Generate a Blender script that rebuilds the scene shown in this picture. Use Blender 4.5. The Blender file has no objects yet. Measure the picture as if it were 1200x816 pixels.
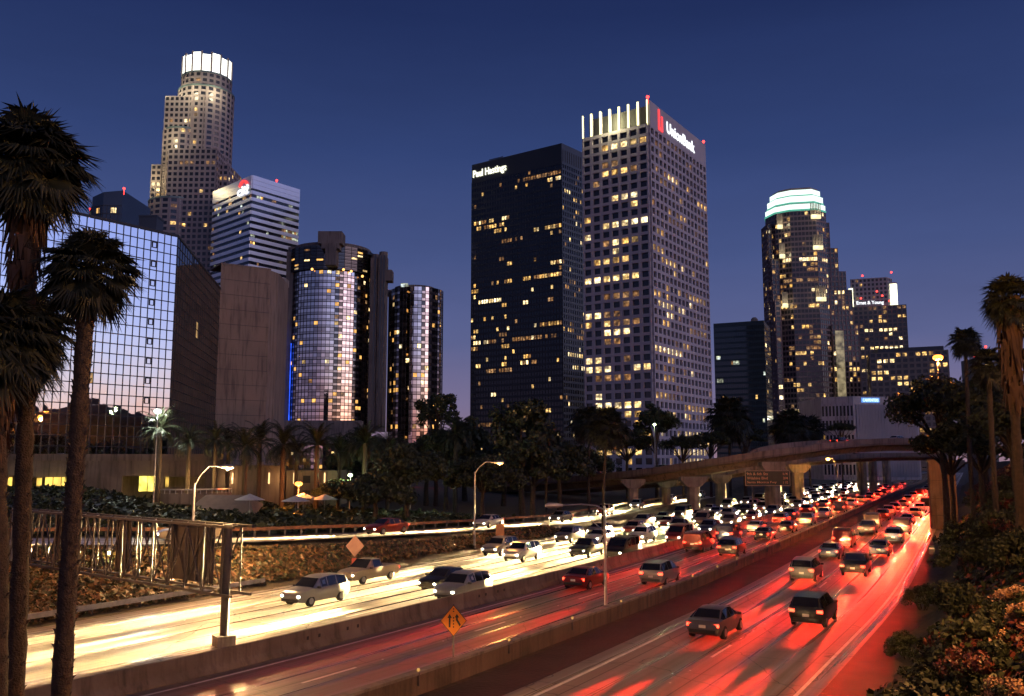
import bpy, math, random
import numpy as np
from mathutils import Vector, Matrix, Euler
random.seed(7); rng = np.random.default_rng(7)
R = math.radians
sc = bpy.context.scene; COL = sc.collection
EX = 16.0                       # 2**exposure: emission values below are written as picture radiance / EX
# ---------------------------------------------------------------- camera
H = 9.0; F = 1050.0; PIT = math.atan(132/1050.)
cam_d = bpy.data.cameras.new('camera'); cam = bpy.data.objects.new('camera', cam_d); COL.objects.link(cam)
cam.location = (0, 0, H); cam.rotation_euler = (R(90)+PIT, 0, 0)
cam_d.sensor_width = 36; cam_d.lens = 36*F/1200.; cam_d.clip_start = .2; cam_d.clip_end = 12000
sc.camera = cam
# ---------------------------------------------------------------- dusk sky
w = bpy.data.worlds.new("World"); sc.world = w; w.use_nodes = True
nt = w.node_tree; N = nt.nodes; Lk = nt.links
bg = N['Background']; bg.inputs[1].default_value = .12
SAZ = R(125)                    # sunset lies behind the camera's right shoulder
sky = N.new('ShaderNodeTexSky'); sky.sky_type = 'NISHITA'; sky.sun_disc = False
sky.sun_elevation = R(-3); sky.sun_rotation = SAZ; sky.air_density = 1.0; sky.dust_density = 1.0; sky.ozone_density = 3.0
tc = N.new('ShaderNodeTexCoord'); sep = N.new('ShaderNodeSeparateXYZ'); Lk.new(tc.outputs['Generated'], sep.inputs[0])
ramp = N.new('ShaderNodeValToRGB'); Lk.new(sep.outputs[2], ramp.inputs[0])
def lin(c): return tuple(((v/255+.055)/1.055)**2.4 if v > 10 else v/255/12.92 for v in c)
els = ramp.color_ramp.elements
stops = [(0.0, (150,120,136)), (.06, (122,112,146)), (.13, (92,99,143)), (.22, (70,84,132)), (.33, (50,67,116)), (.46, (32,46,90)), (.8, (16,23,56))]
while len(els) < len(stops): els.new(.5)
for e, (p, c) in zip(els, stops):
    e.position = p; e.color = (*[v/EX/.12 for v in lin(c)], 1)
mask = N.new('ShaderNodeVectorMath'); mask.operation = 'DOT_PRODUCT'; Lk.new(tc.outputs['Generated'], mask.inputs[0])
mask.inputs[1].default_value = (math.sin(SAZ), math.cos(SAZ), 0)
mr = N.new('ShaderNodeMapRange'); mr.interpolation_type = 'SMOOTHSTEP'; Lk.new(mask.outputs['Value'], mr.inputs[0])
mr.inputs[1].default_value = -.1; mr.inputs[2].default_value = .85; mr.inputs[3].default_value = 0; mr.inputs[4].default_value = 1.0
tint = N.new('ShaderNodeMixRGB'); tint.blend_type = 'MULTIPLY'; tint.inputs[0].default_value = 1; Lk.new(sky.outputs[0], tint.inputs[1]); tint.inputs[2].default_value = (3.7, 2.65, 2.0, 1)
sm = N.new('ShaderNodeMixRGB'); sm.blend_type = 'MULTIPLY'; sm.inputs[0].default_value = 1; Lk.new(tint.outputs[0], sm.inputs[1]); Lk.new(mr.outputs[0], sm.inputs[2])
hm = N.new('ShaderNodeMapping'); Lk.new(tc.outputs['Generated'], hm.inputs[0]); hm.inputs['Scale'].default_value = (1.6, 1.6, 7)
hn = N.new('ShaderNodeTexNoise'); Lk.new(hm.outputs[0], hn.inputs[0]); hn.inputs['Scale'].default_value = 1.3; hn.inputs['Detail'].default_value = 5; hn.inputs['Roughness'].default_value = .6
hr = N.new('ShaderNodeMapRange'); Lk.new(hn.outputs[0], hr.inputs[0]); hr.inputs[1].default_value = .3; hr.inputs[2].default_value = .7; hr.inputs[3].default_value = .93; hr.inputs[4].default_value = 1.07
hz = N.new('ShaderNodeMixRGB'); hz.blend_type = 'MULTIPLY'; hz.inputs[0].default_value = 1; Lk.new(ramp.outputs[0], hz.inputs[1]); Lk.new(hr.outputs[0], hz.inputs[2])   # thin uneven haze
add = N.new('ShaderNodeMixRGB'); add.blend_type = 'ADD'; add.inputs[0].default_value = 1; Lk.new(hz.outputs[0], add.inputs[1]); Lk.new(sm.outputs[0], add.inputs[2])
Lk.new(add.outputs[0], bg.inputs[0])
sd = bpy.data.lights.new('sun', 'SUN'); sun = bpy.data.objects.new('sun', sd); COL.objects.link(sun)
sd.energy = .022; sd.angle = R(40); sd.color = (1, .62, .46)     # the last afterglow in the west
sdir = Vector((math.sin(SAZ), math.cos(SAZ), .12)); sun.rotation_euler = sdir.to_track_quat('Z', 'Y').to_euler()
vs = sc.view_settings; vs.view_transform = 'Standard'; vs.look = 'None'; vs.exposure = 4.0; vs.gamma = 1; vs.use_curve_mapping = False
sc.cycles.use_light_tree = True; sc.cycles.max_bounces = 5; sc.cycles.diffuse_bounces = 2; sc.cycles.glossy_bounces = 4
sc.cycles.sample_clamp_indirect = 1.0; sc.cycles.caustics_reflective = False; sc.cycles.caustics_refractive = False
# ---------------------------------------------------------------- helpers
cp, sp = math.cos(PIT), math.sin(PIT)
def ray(x, y):
    u = (408-y)/F; return (x-600)/F, cp-u*sp, sp+u*cp
def onz(x, y, z):
    a, b, c = ray(x, y); t = (z-H)/c; return Vector((a*t, b*t, z))
def at(x, y, d):
    a, b, c = ray(x, y); t = d/b; return Vector((a*t, d, H+c*t))
def project(p):
    X, Y, Z = p[0], p[1], p[2]-H
    f = Y*cp+Z*sp; return 600+F*X/f, 408-F*(Z*cp-Y*sp)/f
def tag(o, label=None, cat=None, group=None, kind=None):
    if label: o['label'] = label
    if cat: o['category'] = cat
    if group: o['group'] = group
    if kind: o['kind'] = kind
    return o
def empty(name, loc, label, cat, group=None, rz=0):
    o = bpy.data.objects.new(name, None); COL.objects.link(o); o.location = loc; o.rotation_euler = (0, 0, rz); o.empty_display_size = .1
    return tag(o, label, cat, group)
def link(name, me, parent=None, loc=(0,0,0), rot=(0,0,0), sc_=None):
    o = bpy.data.objects.new(name, me); COL.objects.link(o); o.parent = parent; o.location = loc; o.rotation_euler = rot
    if sc_: o.scale = sc_
    return o
def tree_copy(o, parent=None):
    c = o.copy(); COL.objects.link(c); c.parent = parent
    for ch in list(o.children): tree_copy(ch, c)
    return c
class MB:
    def __init__(s, off=(0,0,0)): s.v = []; s.f = []; s.m = []; s.o = Vector(off)
    def add(s, vs, fs, m=0):
        n = len(s.v); o = s.o
        s.v += [(v[0]-o[0], v[1]-o[1], v[2]-o[2]) for v in vs]
        s.f += [tuple(i+n for i in f) for f in fs]; s.m += [m]*len(fs)
    def box(s, c, d, rz=0, m=0, taper=1):
        ca, sa = math.cos(rz), math.sin(rz); vs = []
        for z in (-.5, .5):
            k = 1 if z < 0 else taper
            for x, y in ((-.5,-.5),(.5,-.5),(.5,.5),(-.5,.5)):
                a, b = x*d[0]*k, y*d[1]*k; vs.append((c[0]+a*ca-b*sa, c[1]+a*sa+b*ca, c[2]+z*d[2]))
        s.add(vs, [(3,2,1,0),(4,5,6,7),(0,1,5,4),(1,2,6,5),(2,3,7,6),(3,0,4,7)], m)
    def prism(s, poly, z0, z1, m=0, mtop=None):
        n = len(poly)
        z0s = z0 if hasattr(z0, '__len__') else [z0]*n; z1s = z1 if hasattr(z1, '__len__') else [z1]*n
        vs = [(p[0], p[1], z) for p, z in zip(poly, z0s)]+[(p[0], p[1], z) for p, z in zip(poly, z1s)]
        s.add(vs, [(i, (i+1) % n, n+(i+1) % n, n+i) for i in range(n)]+[tuple(range(n-1, -1, -1))], m)
        s.add(vs[n:], [tuple(range(n))], m if mtop is None else mtop)
    def beam(s, a, b, w, h=None, m=0):
        a = Vector(a); b = Vector(b); d = b-a; L = d.length
        if L < 1e-6: return
        q = d.to_track_quat('Z', 'Y'); h = h or w; vs = []
        for z in (0, L):
            for x, y in ((-.5,-.5),(.5,-.5),(.5,.5),(-.5,.5)): vs.append(a+q@Vector((x*w, y*h, z)))
        s.add(vs, [(3,2,1,0),(4,5,6,7),(0,1,5,4),(1,2,6,5),(2,3,7,6),(3,0,4,7)], m)
    def tube(s, pts, rad, n=8, m=0, cap=True):
        pts = [Vector(p) for p in pts]; k = len(pts)
        rs = rad if hasattr(rad, '__len__') else [rad]*k
        vs = []; X = None
        for i, p in enumerate(pts):
            d = (pts[min(i+1, k-1)]-pts[max(i-1, 0)]).normalized()
            if X is None: X = d.orthogonal().normalized()
            X = (X-d*X.dot(d)).normalized(); Y = d.cross(X)
            for j in range(n):
                a = 2*math.pi*j/n; vs.append(p+(X*math.cos(a)+Y*math.sin(a))*rs[i])
        fs = [(i*n+j, i*n+(j+1) % n, (i+1)*n+(j+1) % n, (i+1)*n+j) for i in range(k-1) for j in range(n)]
        if cap: fs += [tuple(range(n-1, -1, -1)), tuple((k-1)*n+j for j in range(n))]
        s.add(vs, fs, m)
    def ball(s, c, r, m=0, n=8, sz=1):
        vs = [(c[0], c[1], c[2]+r*sz)]; fs = []
        for i in range(1, n//2):
            t = math.pi*i/(n//2)
            for j in range(n): a = 2*math.pi*j/n; vs.append((c[0]+r*math.sin(t)*math.cos(a), c[1]+r*math.sin(t)*math.sin(a), c[2]+r*sz*math.cos(t)))
        vs.append((c[0], c[1], c[2]-r*sz)); k = n//2-1
        for j in range(n):
            fs.append((0, 1+j, 1+(j+1) % n)); fs.append((len(vs)-1, 1+(k-1)*n+(j+1) % n, 1+(k-1)*n+j))
            for i in range(k-1): fs.append((1+i*n+j, 1+(i+1)*n+j, 1+(i+1)*n+(j+1) % n, 1+i*n+(j+1) % n))
        s.add(vs, fs, m)
    def mesh(s, name, mats, smooth=None):
        me = bpy.data.meshes.new(name); me.from_pydata(s.v, [], s.f)
        for m in (mats if isinstance(mats, (list, tuple)) else [mats]): me.materials.append(m)
        me.polygons.foreach_set('material_index', s.m)
        if smooth is not None:
            me.polygons.foreach_set('use_smooth', [True]*len(s.f)); me.set_sharp_from_angle(angle=R(smooth))
        me.update(); return me
    def build(s, name, mats, parent=None, smooth=None):
        return link(name, s.mesh(name, mats, smooth), parent)
# ---------------------------------------------------------------- materials
def newmat(name):
    m = bpy.data.materials.new(name); m.use_nodes = True; return m, m.node_tree, m.node_tree.nodes['Principled BSDF']
def M(name, c1, c2=None, scale=1.0, rough=.7, metal=0, bump=0, bscale=None, spec=.5, detail=6, coord='Object', drip=0):
    m, t, b = newmat(name); c2 = c2 or tuple(v*.75 for v in c1)
    co = t.nodes.new('ShaderNodeTexCoord'); n = t.nodes.new('ShaderNodeTexNoise'); n.inputs['Scale'].default_value = scale; n.inputs['Detail'].default_value = detail
    t.links.new(co.outputs[coord], n.inputs[0])
    r = t.nodes.new('ShaderNodeMapRange'); r.inputs[1].default_value = .3; r.inputs[2].default_value = .7; t.links.new(n.outputs[0], r.inputs[0])
    mx = t.nodes.new('ShaderNodeMixRGB'); mx.inputs[1].default_value = (*c1, 1); mx.inputs[2].default_value = (*c2, 1)
    t.links.new(r.outputs[0], mx.inputs[0]); t.links.new(mx.outputs[0], b.inputs['Base Color'])
    if 'concrete' in name or 'viaduct' in name: drip = .75
    if drip:          # rain streaks and grime running down the face
        mp = t.nodes.new('ShaderNodeMapping'); t.links.new(co.outputs[coord], mp.inputs[0]); mp.inputs['Scale'].default_value = (1.5, 1.5, .12)
        dn = t.nodes.new('ShaderNodeTexNoise'); dn.inputs['Scale'].default_value = 1.1; dn.inputs['Detail'].default_value = 7; dn.inputs['Roughness'].default_value = .65; t.links.new(mp.outputs[0], dn.inputs[0])
        dr = t.nodes.new('ShaderNodeMapRange'); t.links.new(dn.outputs[0], dr.inputs[0]); dr.inputs[1].default_value = .48; dr.inputs[2].default_value = .68; dr.inputs[4].default_value = drip
        dm = t.nodes.new('ShaderNodeMixRGB'); t.links.new(dr.outputs[0], dm.inputs[0]); t.links.new(mx.outputs[0], dm.inputs[1]); dm.inputs[2].default_value = (*[v*.3 for v in c2], 1); t.links.new(dm.outputs[0], b.inputs['Base Color'])
    b.inputs['Roughness'].default_value = rough; b.inputs['Metallic'].default_value = metal; b.inputs['Specular IOR Level'].default_value = spec
    if bump:
        n2 = t.nodes.new('ShaderNodeTexNoise'); n2.inputs['Scale'].default_value = bscale or scale*6; n2.inputs['Detail'].default_value = 8; t.links.new(co.outputs[coord], n2.inputs[0])
        bp = t.nodes.new('ShaderNodeBump'); bp.inputs['Strength'].default_value = bump; bp.inputs['Distance'].default_value = .1
        t.links.new(n2.outputs[0], bp.inputs['Height']); t.links.new(bp.outputs[0], b.inputs['Normal'])
    return m
def EM(name, c, s, var=0, scale=.8, sy=1.0):
    """something that gives off light; s is radiance seen in the picture (1 = white)"""
    m, t, b = newmat(name); b.inputs['Base Color'].default_value = (.05,.05,.05,1); b.inputs['Roughness'].default_value = .2; room = name.startswith('lit_window')
    b.inputs['Emission Color'].default_value = (*c, 1); b.inputs['Emission Strength'].default_value = s/EX
    if var:
        g = t.nodes.new('ShaderNodeNewGeometry'); n = t.nodes.new('ShaderNodeTexNoise'); n.inputs['Scale'].default_value = scale; n.inputs['Detail'].default_value = 3
        t.links.new(g.outputs['Position'], n.inputs[0])
        r = t.nodes.new('ShaderNodeMapRange'); r.inputs[1].default_value = .35; r.inputs[2].default_value = .65; r.inputs[3].default_value = s/EX*(1-var); r.inputs[4].default_value = s/EX*(1+var)
        t.links.new(n.outputs[0], r.inputs[0]); t.links.new(r.outputs[0], b.inputs['Emission Strength'])
        if room:      # every room its own brightness and lamp colour, brighter towards its ceiling, with fittings
            q = t.nodes.new('ShaderNodeVectorMath'); q.operation = 'SNAP'; t.links.new(g.outputs['Position'], q.inputs[0]); q.inputs[1].default_value = (4.1, 4.1, 3.9)
            wn = t.nodes.new('ShaderNodeTexWhiteNoise'); t.links.new(q.outputs[0], wn.inputs[0])
            f = t.nodes.new('ShaderNodeTexVoronoi'); f.inputs['Scale'].default_value = .9; t.links.new(g.outputs['Position'], f.inputs[0])
            a = t.nodes.new('ShaderNodeMath'); a.operation = 'MULTIPLY_ADD'; t.links.new(wn.outputs['Value'], a.inputs[0]); a.inputs[1].default_value = 1.3; a.inputs[2].default_value = .3
            a2 = t.nodes.new('ShaderNodeMapRange'); t.links.new(f.outputs['Distance'], a2.inputs[0]); a2.inputs[1].default_value = .1; a2.inputs[2].default_value = .8; a2.inputs[3].default_value = 1.7; a2.inputs[4].default_value = .35
            p1 = t.nodes.new('ShaderNodeMath'); p1.operation = 'MULTIPLY'; t.links.new(a.outputs[0], p1.inputs[0]); t.links.new(a2.outputs[0], p1.inputs[1])
            p2 = t.nodes.new('ShaderNodeMath'); p2.operation = 'MULTIPLY'; t.links.new(p1.outputs[0], p2.inputs[0]); t.links.new(r.outputs[0], p2.inputs[1]); t.links.new(p2.outputs[0], b.inputs['Emission Strength'])
            cm = t.nodes.new('ShaderNodeMixRGB'); t.links.new(wn.outputs['Color'], cm.inputs[0]); cm.inputs[1].default_value = (c[0], c[1]*.85, c[2]*.6, 1); cm.inputs[2].default_value = (c[0], min(1, c[1]*1.2), min(1, c[2]*2.0), 1); t.links.new(cm.outputs[0], b.inputs['Emission Color'])
    return m
concrete = M('concrete', (.34,.30,.26), (.22,.19,.165), .35, .85, bump=.25, bscale=6)
concrete_dark = M('weathered_concrete', (.24,.20,.17), (.13,.11,.095), .5, .85, bump=.3, bscale=5)
steel = M('galvanised_steel', (.32,.32,.33), (.2,.2,.21), 3, .45, .7)
steel_dark = M('painted_steel', (.10,.095,.10), (.05,.05,.05), 2, .5, .3)
rubber = M('rubber', (.02,.02,.02), None, 5, .8)
bark = M('bark', (.055,.038,.026), (.018,.013,.01), 6, .95, bump=.6, bscale=25)
leaf_a = M('leaf_dark', (.022,.032,.015), (.010,.016,.007), 1.2, .6, spec=.3)
leaf_b = M('leaf_mid', (.040,.048,.02), (.018,.026,.01), .7, .55, spec=.3)
leaf_palm = M('palm_leaf', (.020,.024,.012), (.009,.012,.006), 2, .55, spec=.3)
leaf_dead = M('dead_palm_leaf', (.075,.04,.022), (.03,.016,.01), 3, .9)
soil = M('bare_soil', (.11,.075,.05), (.05,.036,.026), .6, .95, bump=.5, bscale=4)
white_paint = M('white_road_paint', (.75,.73,.68), (.5,.48,.44), 2, .6)
glass_dark = M('dark_window_glass', (.012,.013,.016), (.03,.032,.038), .12, .06, spec=.6)
glass_teal = M('teal_window_glass', (.01,.022,.024), (.02,.035,.036), .1, .06, spec=.8)
metal_lamp = M('lamp_housing', (.35,.35,.36), None, 2, .4, .6)
lit = [EM('lit_window_warm', (1,.56,.13), .95, .75, .45), EM('lit_window_bright', (1,.70,.26), 1.6, .55, .5), EM('lit_window_dim', (1,.48,.13), .26, .8, .45), EM('lit_window_cool', (.85,1,.62), .6, .7, .5)]
WM = [glass_dark]+lit            # index 0 dark, 1 warm, 2 bright, 3 dim, 4 cool
white_lit = EM('lit_sign_white', (.92,.96,1), 1.5); red_lit = EM('lit_sign_red', (1,.05,.05), 1.6)
beacon_red = EM('red_beacon', (1,.04,.03), 6)
LK = .075
def lamp_light(parent, loc, W, col, kind='POINT', radius=.15, rot=None, size=2.6, blend=.6, name='lamp_light'):
    d = bpy.data.lights.new(name, kind); d.energy = W*LK; d.color = col; d.shadow_soft_size = radius
    o = bpy.data.objects.new(name, d); COL.objects.link(o); o.parent = parent; o.location = loc
    if kind == 'SPOT': d.spot_size = size; d.spot_blend = blend
    if rot: o.rotation_euler = rot
    return o
# ---------------------------------------------------------------- freeway geometry (plan)
_eY = np.array([-80, 0, 20, 32, 40, 48, 56, 64, 73, 100, 140, 240, 600, 1500.])
_eX = np.array([-104, -46, -27.6, -17.9, -12.4, -7.9, -3.4, 1.3, 6.2, 19.9, 40.0, 90.6, 273, 728.])
_yy = np.arange(-80, 1500, 1.0); _xx = np.interp(_yy, _eY, _eX)
_k = np.hanning(31); _k /= _k.sum(); _xx = np.convolve(np.pad(_xx, 15, mode='edge'), _k, 'valid'); _xx[-16:] = np.interp(_yy[-16:], _eY, _eX); _xx[:16] = np.interp(_yy[:16], _eY, _eX)
_dx = np.gradient(_xx, _yy); _s = np.concatenate([[0], np.cumsum(np.hypot(np.diff(_xx), 1.0))])
def ctr(y): return float(np.interp(y, _yy, _xx))
def yaw(y): return math.atan(float(np.interp(y, _yy, _dx)))
def road_pt(y, off, z=0):
    """point at lateral offset `off` (right positive) from the median barrier line station y"""
    a = yaw(y); return Vector((ctr(y)+off*math.cos(a), y-off*math.sin(a), z))
def arc(y): return float(np.interp(y, _yy, _s))
def y_of_arc(s): return float(np.interp(s, _s, _yy))
OFF_F, OFF_D, OFF_C, OFF_B, OFF_A = -15.6, 8.2, 9.6, 13.0, 22.6
# ramp (pixel edge of the headlight band; height above the freeway)
G = [onz(-140, 650, 3.2), onz(0, 639, 3.0), onz(150, 638, 3.0), onz(300, 635, 2.8), onz(412, 630, 2.4), onz(500, 626, 2.0), onz(556, 622, 1.6), onz(630, 616, 1.1), onz(700, 609, .6), onz(772, 594, .15), onz(840, 582, .0)]
def catmull(P, n=8):
    out = []; P = [P[0]*2-P[1]]+list(P)+[P[-1]*2-P[-2]]
    for i in range(1, len(P)-2):
        for k in range(n):
            t = k/n; a, b, c, d = P[i-1:i+3]
            out.append(.5*((2*b)+(c-a)*t+(2*a-5*b+4*c-d)*t*t+(3*b-a-3*c+d)*t**3))
    out.append(P[-2]); return out
GS = catmull(G, 6)
def offset_line(P, off):
    out = []
    for i, p in enumerate(P):
        d = P[min(i+1, len(P)-1)]-P[max(i-1, 0)]; n = Vector((d.y, -d.x, 0)).normalized(); out.append(Vector((p.x+n.x*off, p.y+n.y*off, p.z)))
    return out
Gx = np.array([p.x for p in GS]); Gy = np.array([p.y for p in GS]); Gz = np.array([p.z for p in GS])
def height(X, Y):
    X = np.asarray(X, float); Y = np.asarray(Y, float)
    a = np.arctan(np.interp(Y, _yy, _dx)); u = (X-np.interp(Y, _yy, _xx))*np.cos(a)
    z = np.full(X.shape, -.08)
    # right-hand hillside, with a higher ridge west of the bridge
    e = u-(OFF_A+2.6)
    cap = np.where(Y > 95, 8.5, 12.0)
    hill = np.minimum(e*.78, cap)+np.maximum(e-cap/.78, 0)*.04
    side = np.clip((X-62)/40, 0, 1)*np.clip((X/.64-Y)/20, 0, 1)
    hill = hill+side*(14+5*np.sin(X*.05+1)*np.sin(Y*.043)+2.5*np.sin(Y*.13))
    hill = hill+.35*np.sin(X*.9)*np.sin(Y*.7)*np.clip(e/4, 0, 1)
    z = np.where(e > 0, hill, z)
    # left side: nearest ramp point
    best = np.full(X.shape, 1e9); gz = np.zeros(X.shape); sd_ = np.zeros(X.shape)
    for i in range(len(Gx)-1):
        ax, ay = Gx[i], Gy[i]; dx, dy = Gx[i+1]-ax, Gy[i+1]-ay; L2 = dx*dx+dy*dy
        t = np.clip(((X-ax)*dx+(Y-ay)*dy)/L2, 0, 1); px, py = ax+t*dx, ay+t*dy; d = np.hypot(X-px, Y-py)
        m = d < best; best = np.where(m, d, best); gz = np.where(m, Gz[i]+t*(Gz[i+1]-Gz[i]), gz)
        sd_ = np.where(m, np.sign((Y-py)*dx-(X-px)*dy), sd_)
    g = best*sd_                # positive: beyond the ramp
    f = -(u-(OFF_F-1.0))
    slope = gz*np.clip(f/(f+np.maximum(-g-.3, 0)+1e-6), 0, 1)-.08
    slope = slope+.12*np.sin(X*1.1)*np.sin(Y*.9)*np.clip(f/2, 0, 1)*np.clip(-g/2, 0, 1)
    beyond = gz-.08+np.clip(g-7.5, 0, 40)*.05
    left = np.where(g > -.3, beyond, slope)
    z = np.where(f > 0, left, z)
    return z
def gh(x, y): return float(height(np.array([x]), np.array([y]))[0])
# ---------------------------------------------------------------- setting
def grid_mesh(name, xs, ys, mat_, hf):
    X, Y = np.meshgrid(xs, ys); Z = hf(X, Y); v = np.stack([X.ravel(), Y.ravel(), Z.ravel()], 1); nx = len(xs); ny = len(ys)
    i = np.arange((ny-1)*(nx-1)); r = i//(nx-1); c = i % (nx-1); a = r*nx+c
    f = np.stack([a, a+1, a+nx+1, a+nx], 1)
    me = bpy.data.meshes.new(name); me.from_pydata(v.tolist(), [], f.tolist()); me.materials.append(mat_); me.polygons.foreach_set('use_smooth', [True]*len(f)); me.update()
    return link(name, me)
earth = M('planted_earth', (.055,.042,.022), (.022,.02,.012), .8, .95, bump=.8, bscale=3)
tag(grid_mesh('terrain', np.arange(-170, 170, 1.6), np.arange(-60, 330, 1.6), earth, height), kind='structure')
def far_h(X, Y): return np.where((X > -169) & (X < 168) & (Y > -59) & (Y < 328), -3.0, -.25)
g_ = MB(); g_.add([(-6000,-6000,-.6),(6000,-6000,-.6),(6000,9000,-.6),(-6000,9000,-.6)], [(0,1,2,3)])
tag(g_.build('ground', M('city_ground', (.05,.045,.04), (.03,.028,.025), .02, .95)), kind='structure')

def road_material(name, base, tracks, lanes_off, rough=.55):
    """concrete slabs; u = metres across, v = metres along; tyre-polished wheel paths, oil-dark lane middles, slab joints, cracks"""
    m, t, b = newmat(name); n_ = t.nodes; l = t.links
    uv = n_.new('ShaderNodeUVMap'); s = n_.new('ShaderNodeSeparateXYZ'); l.new(uv.outputs[0], s.inputs[0])
    def math_(op, a, bb=None, c=None):
        k = n_.new('ShaderNodeMath'); k.operation = op
        for i, q in enumerate((a, bb, c)):
            if q is None: continue
            if isinstance(q, (int, float)): k.inputs[i].default_value = q
            else: l.new(q, k.inputs[i])
        return k.outputs[0]
    lane = math_('FRACT', math_('DIVIDE', math_('SUBTRACT', s.outputs[0], lanes_off), 3.66))
    c0 = math_('ABSOLUTE', math_('SUBTRACT', lane, .5))           # 0 mid lane, .5 edge
    wp = math_('ABSOLUTE', math_('SUBTRACT', c0, .22))            # wheel path at +-0.8 m
    wheel = n_.new('ShaderNodeMapRange'); wheel.interpolation_type = 'SMOOTHSTEP'; l.new(wp, wheel.inputs[0]); wheel.inputs[1].default_value = .11; wheel.inputs[2].default_value = .02
    oil = n_.new('ShaderNodeMapRange'); oil.interpolation_type = 'SMOOTHSTEP'; l.new(c0, oil.inputs[0]); oil.inputs[1].default_value = .13; oil.inputs[2].default_value = 0
    # streaky noise stretched along the lane
    mp = n_.new('ShaderNodeMapping'); l.new(uv.outputs[0], mp.inputs[0]); mp.inputs['Scale'].default_value = (3.2, .035, 1)
    st = n_.new('ShaderNodeTexNoise'); st.inputs['Scale'].default_value = 1; st.inputs['Detail'].default_value = 5; l.new(mp.outputs[0], st.inputs[0])
    nz = n_.new('ShaderNodeTexNoise'); nz.inputs['Scale'].default_value = .6; nz.inputs['Detail'].default_value = 8; l.new(uv.outputs[0], nz.inputs[0])
    fine = n_.new('ShaderNodeTexNoise'); fine.inputs['Scale'].default_value = 14; fine.inputs['Detail'].default_value = 6; l.new(uv.outputs[0], fine.inputs[0])
    # slab joints, every 4.6 m, and the long joint between lanes
    jt = math_('ABSOLUTE', math_('SUBTRACT', math_('FRACT', math_('DIVIDE', s.outputs[1], 4.6)), .5))
    j1 = n_.new('ShaderNodeMapRange'); l.new(jt, j1.inputs[0]); j1.inputs[1].default_value = .4935; j1.inputs[2].default_value = .4965
    j2 = n_.new('ShaderNodeMapRange'); l.new(c0, j2.inputs[0]); j2.inputs[1].default_value = .488; j2.inputs[2].default_value = .494
    joint = math_('MAXIMUM', j1.outputs[0], j2.outputs[0])
    vor = n_.new('ShaderNodeTexVoronoi'); vor.feature = 'DISTANCE_TO_EDGE'; vor.inputs['Scale'].default_value = .16; 
    wob = n_.new('ShaderNodeMixRGB'); wob.blend_type = 'ADD'; wob.inputs[0].default_value = .9; l.new(uv.outputs[0], wob.inputs[1]); l.new(nz.outputs['Color'], wob.inputs[2]); l.new(wob.outputs[0], vor.inputs['Vector'])
    ck = n_.new('ShaderNodeMapRange'); l.new(vor.outputs['Distance'], ck.inputs[0]); ck.inputs[1].default_value = .006; ck.inputs[2].default_value = .002
    joint = math_('MAXIMUM', joint, ck.outputs[0])
    c1 = n_.new('ShaderNodeMixRGB'); l.new(nz.outputs[0], c1.inputs[0]); c1.inputs[1].default_value = (*base, 1); c1.inputs[2].default_value = (*[v*.6 for v in base], 1)
    c2 = n_.new('ShaderNodeMixRGB'); l.new(math_('MULTIPLY', st.outputs[0], .55), c2.inputs[0]); l.new(c1.outputs[0], c2.inputs[1]); c2.inputs[2].default_value = (*[v*.3 for v in base], 1)
    c3 = n_.new('ShaderNodeMixRGB'); l.new(math_('MULTIPLY', oil.outputs[0], .5), c3.inputs[0]); l.new(c2.outputs[0], c3.inputs[1]); c3.inputs[2].default_value = (*[v*.35 for v in base], 1)
    c4 = n_.new('ShaderNodeMixRGB'); l.new(joint, c4.inputs[0]); l.new(c3.outputs[0], c4.inputs[1]); c4.inputs[2].default_value = (.012,.01,.009,1)
    l.new(c4.outputs[0], b.inputs['Base Color'])
    r1 = math_('SUBTRACT', rough, math_('MULTIPLY', wheel.outputs[0], tracks))
    r2 = math_('ADD', r1, math_('MULTIPLY', math_('SUBTRACT', st.outputs[0], .5), .5)); l.new(math_('MAXIMUM', r2, .2), b.inputs['Roughness'])
    bp = n_.new('ShaderNodeBump'); bp.inputs['Strength'].default_value = .25; bp.inputs['Distance'].default_value = .02; l.new(fine.outputs[0], bp.inputs['Height']); l.new(bp.outputs[0], b.inputs['Normal'])
    b.inputs['Specular IOR Level'].default_value = .5
    return m
def strip(name, line_l, line_r, mat_, uoff=0, z=0, kind='structure', vs=None, extra=None):
    me = bpy.data.meshes.new(name); v = []; uvv = []; s = 0
    for i, (a, b) in enumerate(zip(line_l, line_r)):
        if i: s += ((a+b)/2-(pa+pb)/2).length
        pa, pb = a, b; v += [(a.x, a.y, a.z+z), (b.x, b.y, b.z+z)]; wd = (b-a).length; uvv += [(uoff, s), (uoff+wd, s)]
    f = [(2*i, 2*i+1, 2*i+3, 2*i+2) for i in range(len(line_l)-1)]
    me.from_pydata(v, [], f); me.materials.append(mat_); uvl = me.uv_layers.new(name='UVMap')
    for p in me.polygons:
        for li, vi in zip(p.loop_indices, p.vertices): uvl.data[li].uv = uvv[vi]
    me.update(); o = link(name, me)
    return tag(o, kind=kind) if kind else o
YS = list(range(-60, 140, 3))+list(range(140, 700, 12))
def rl(off, z=0, ys=YS): return [road_pt(y, off, z) for y in ys]
road_c = road_material('freeway_concrete', (.30,.26,.22), .26, 0.0, .5)
road_r = road_material('freeway_concrete_worn', (.20,.16,.135), .24, .0, .5)
road_s = road_material('freeway_concrete_slab', (.26,.215,.185), .24, 1.2, .52)
strip('road', rl(OFF_F-.9), rl(-.3), road_c, .3, .0)
strip('road', rl(.3), rl(OFF_D+1.0), road_r, -.4, .0)
strip('road', rl(OFF_B-.4), rl(OFF_A+.5), road_s, -.6, .0)
shoulder_m = M('asphalt_shoulder', (.06,.052,.046), (.035,.03,.027), .8, .85, bump=.4, bscale=20)
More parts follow.
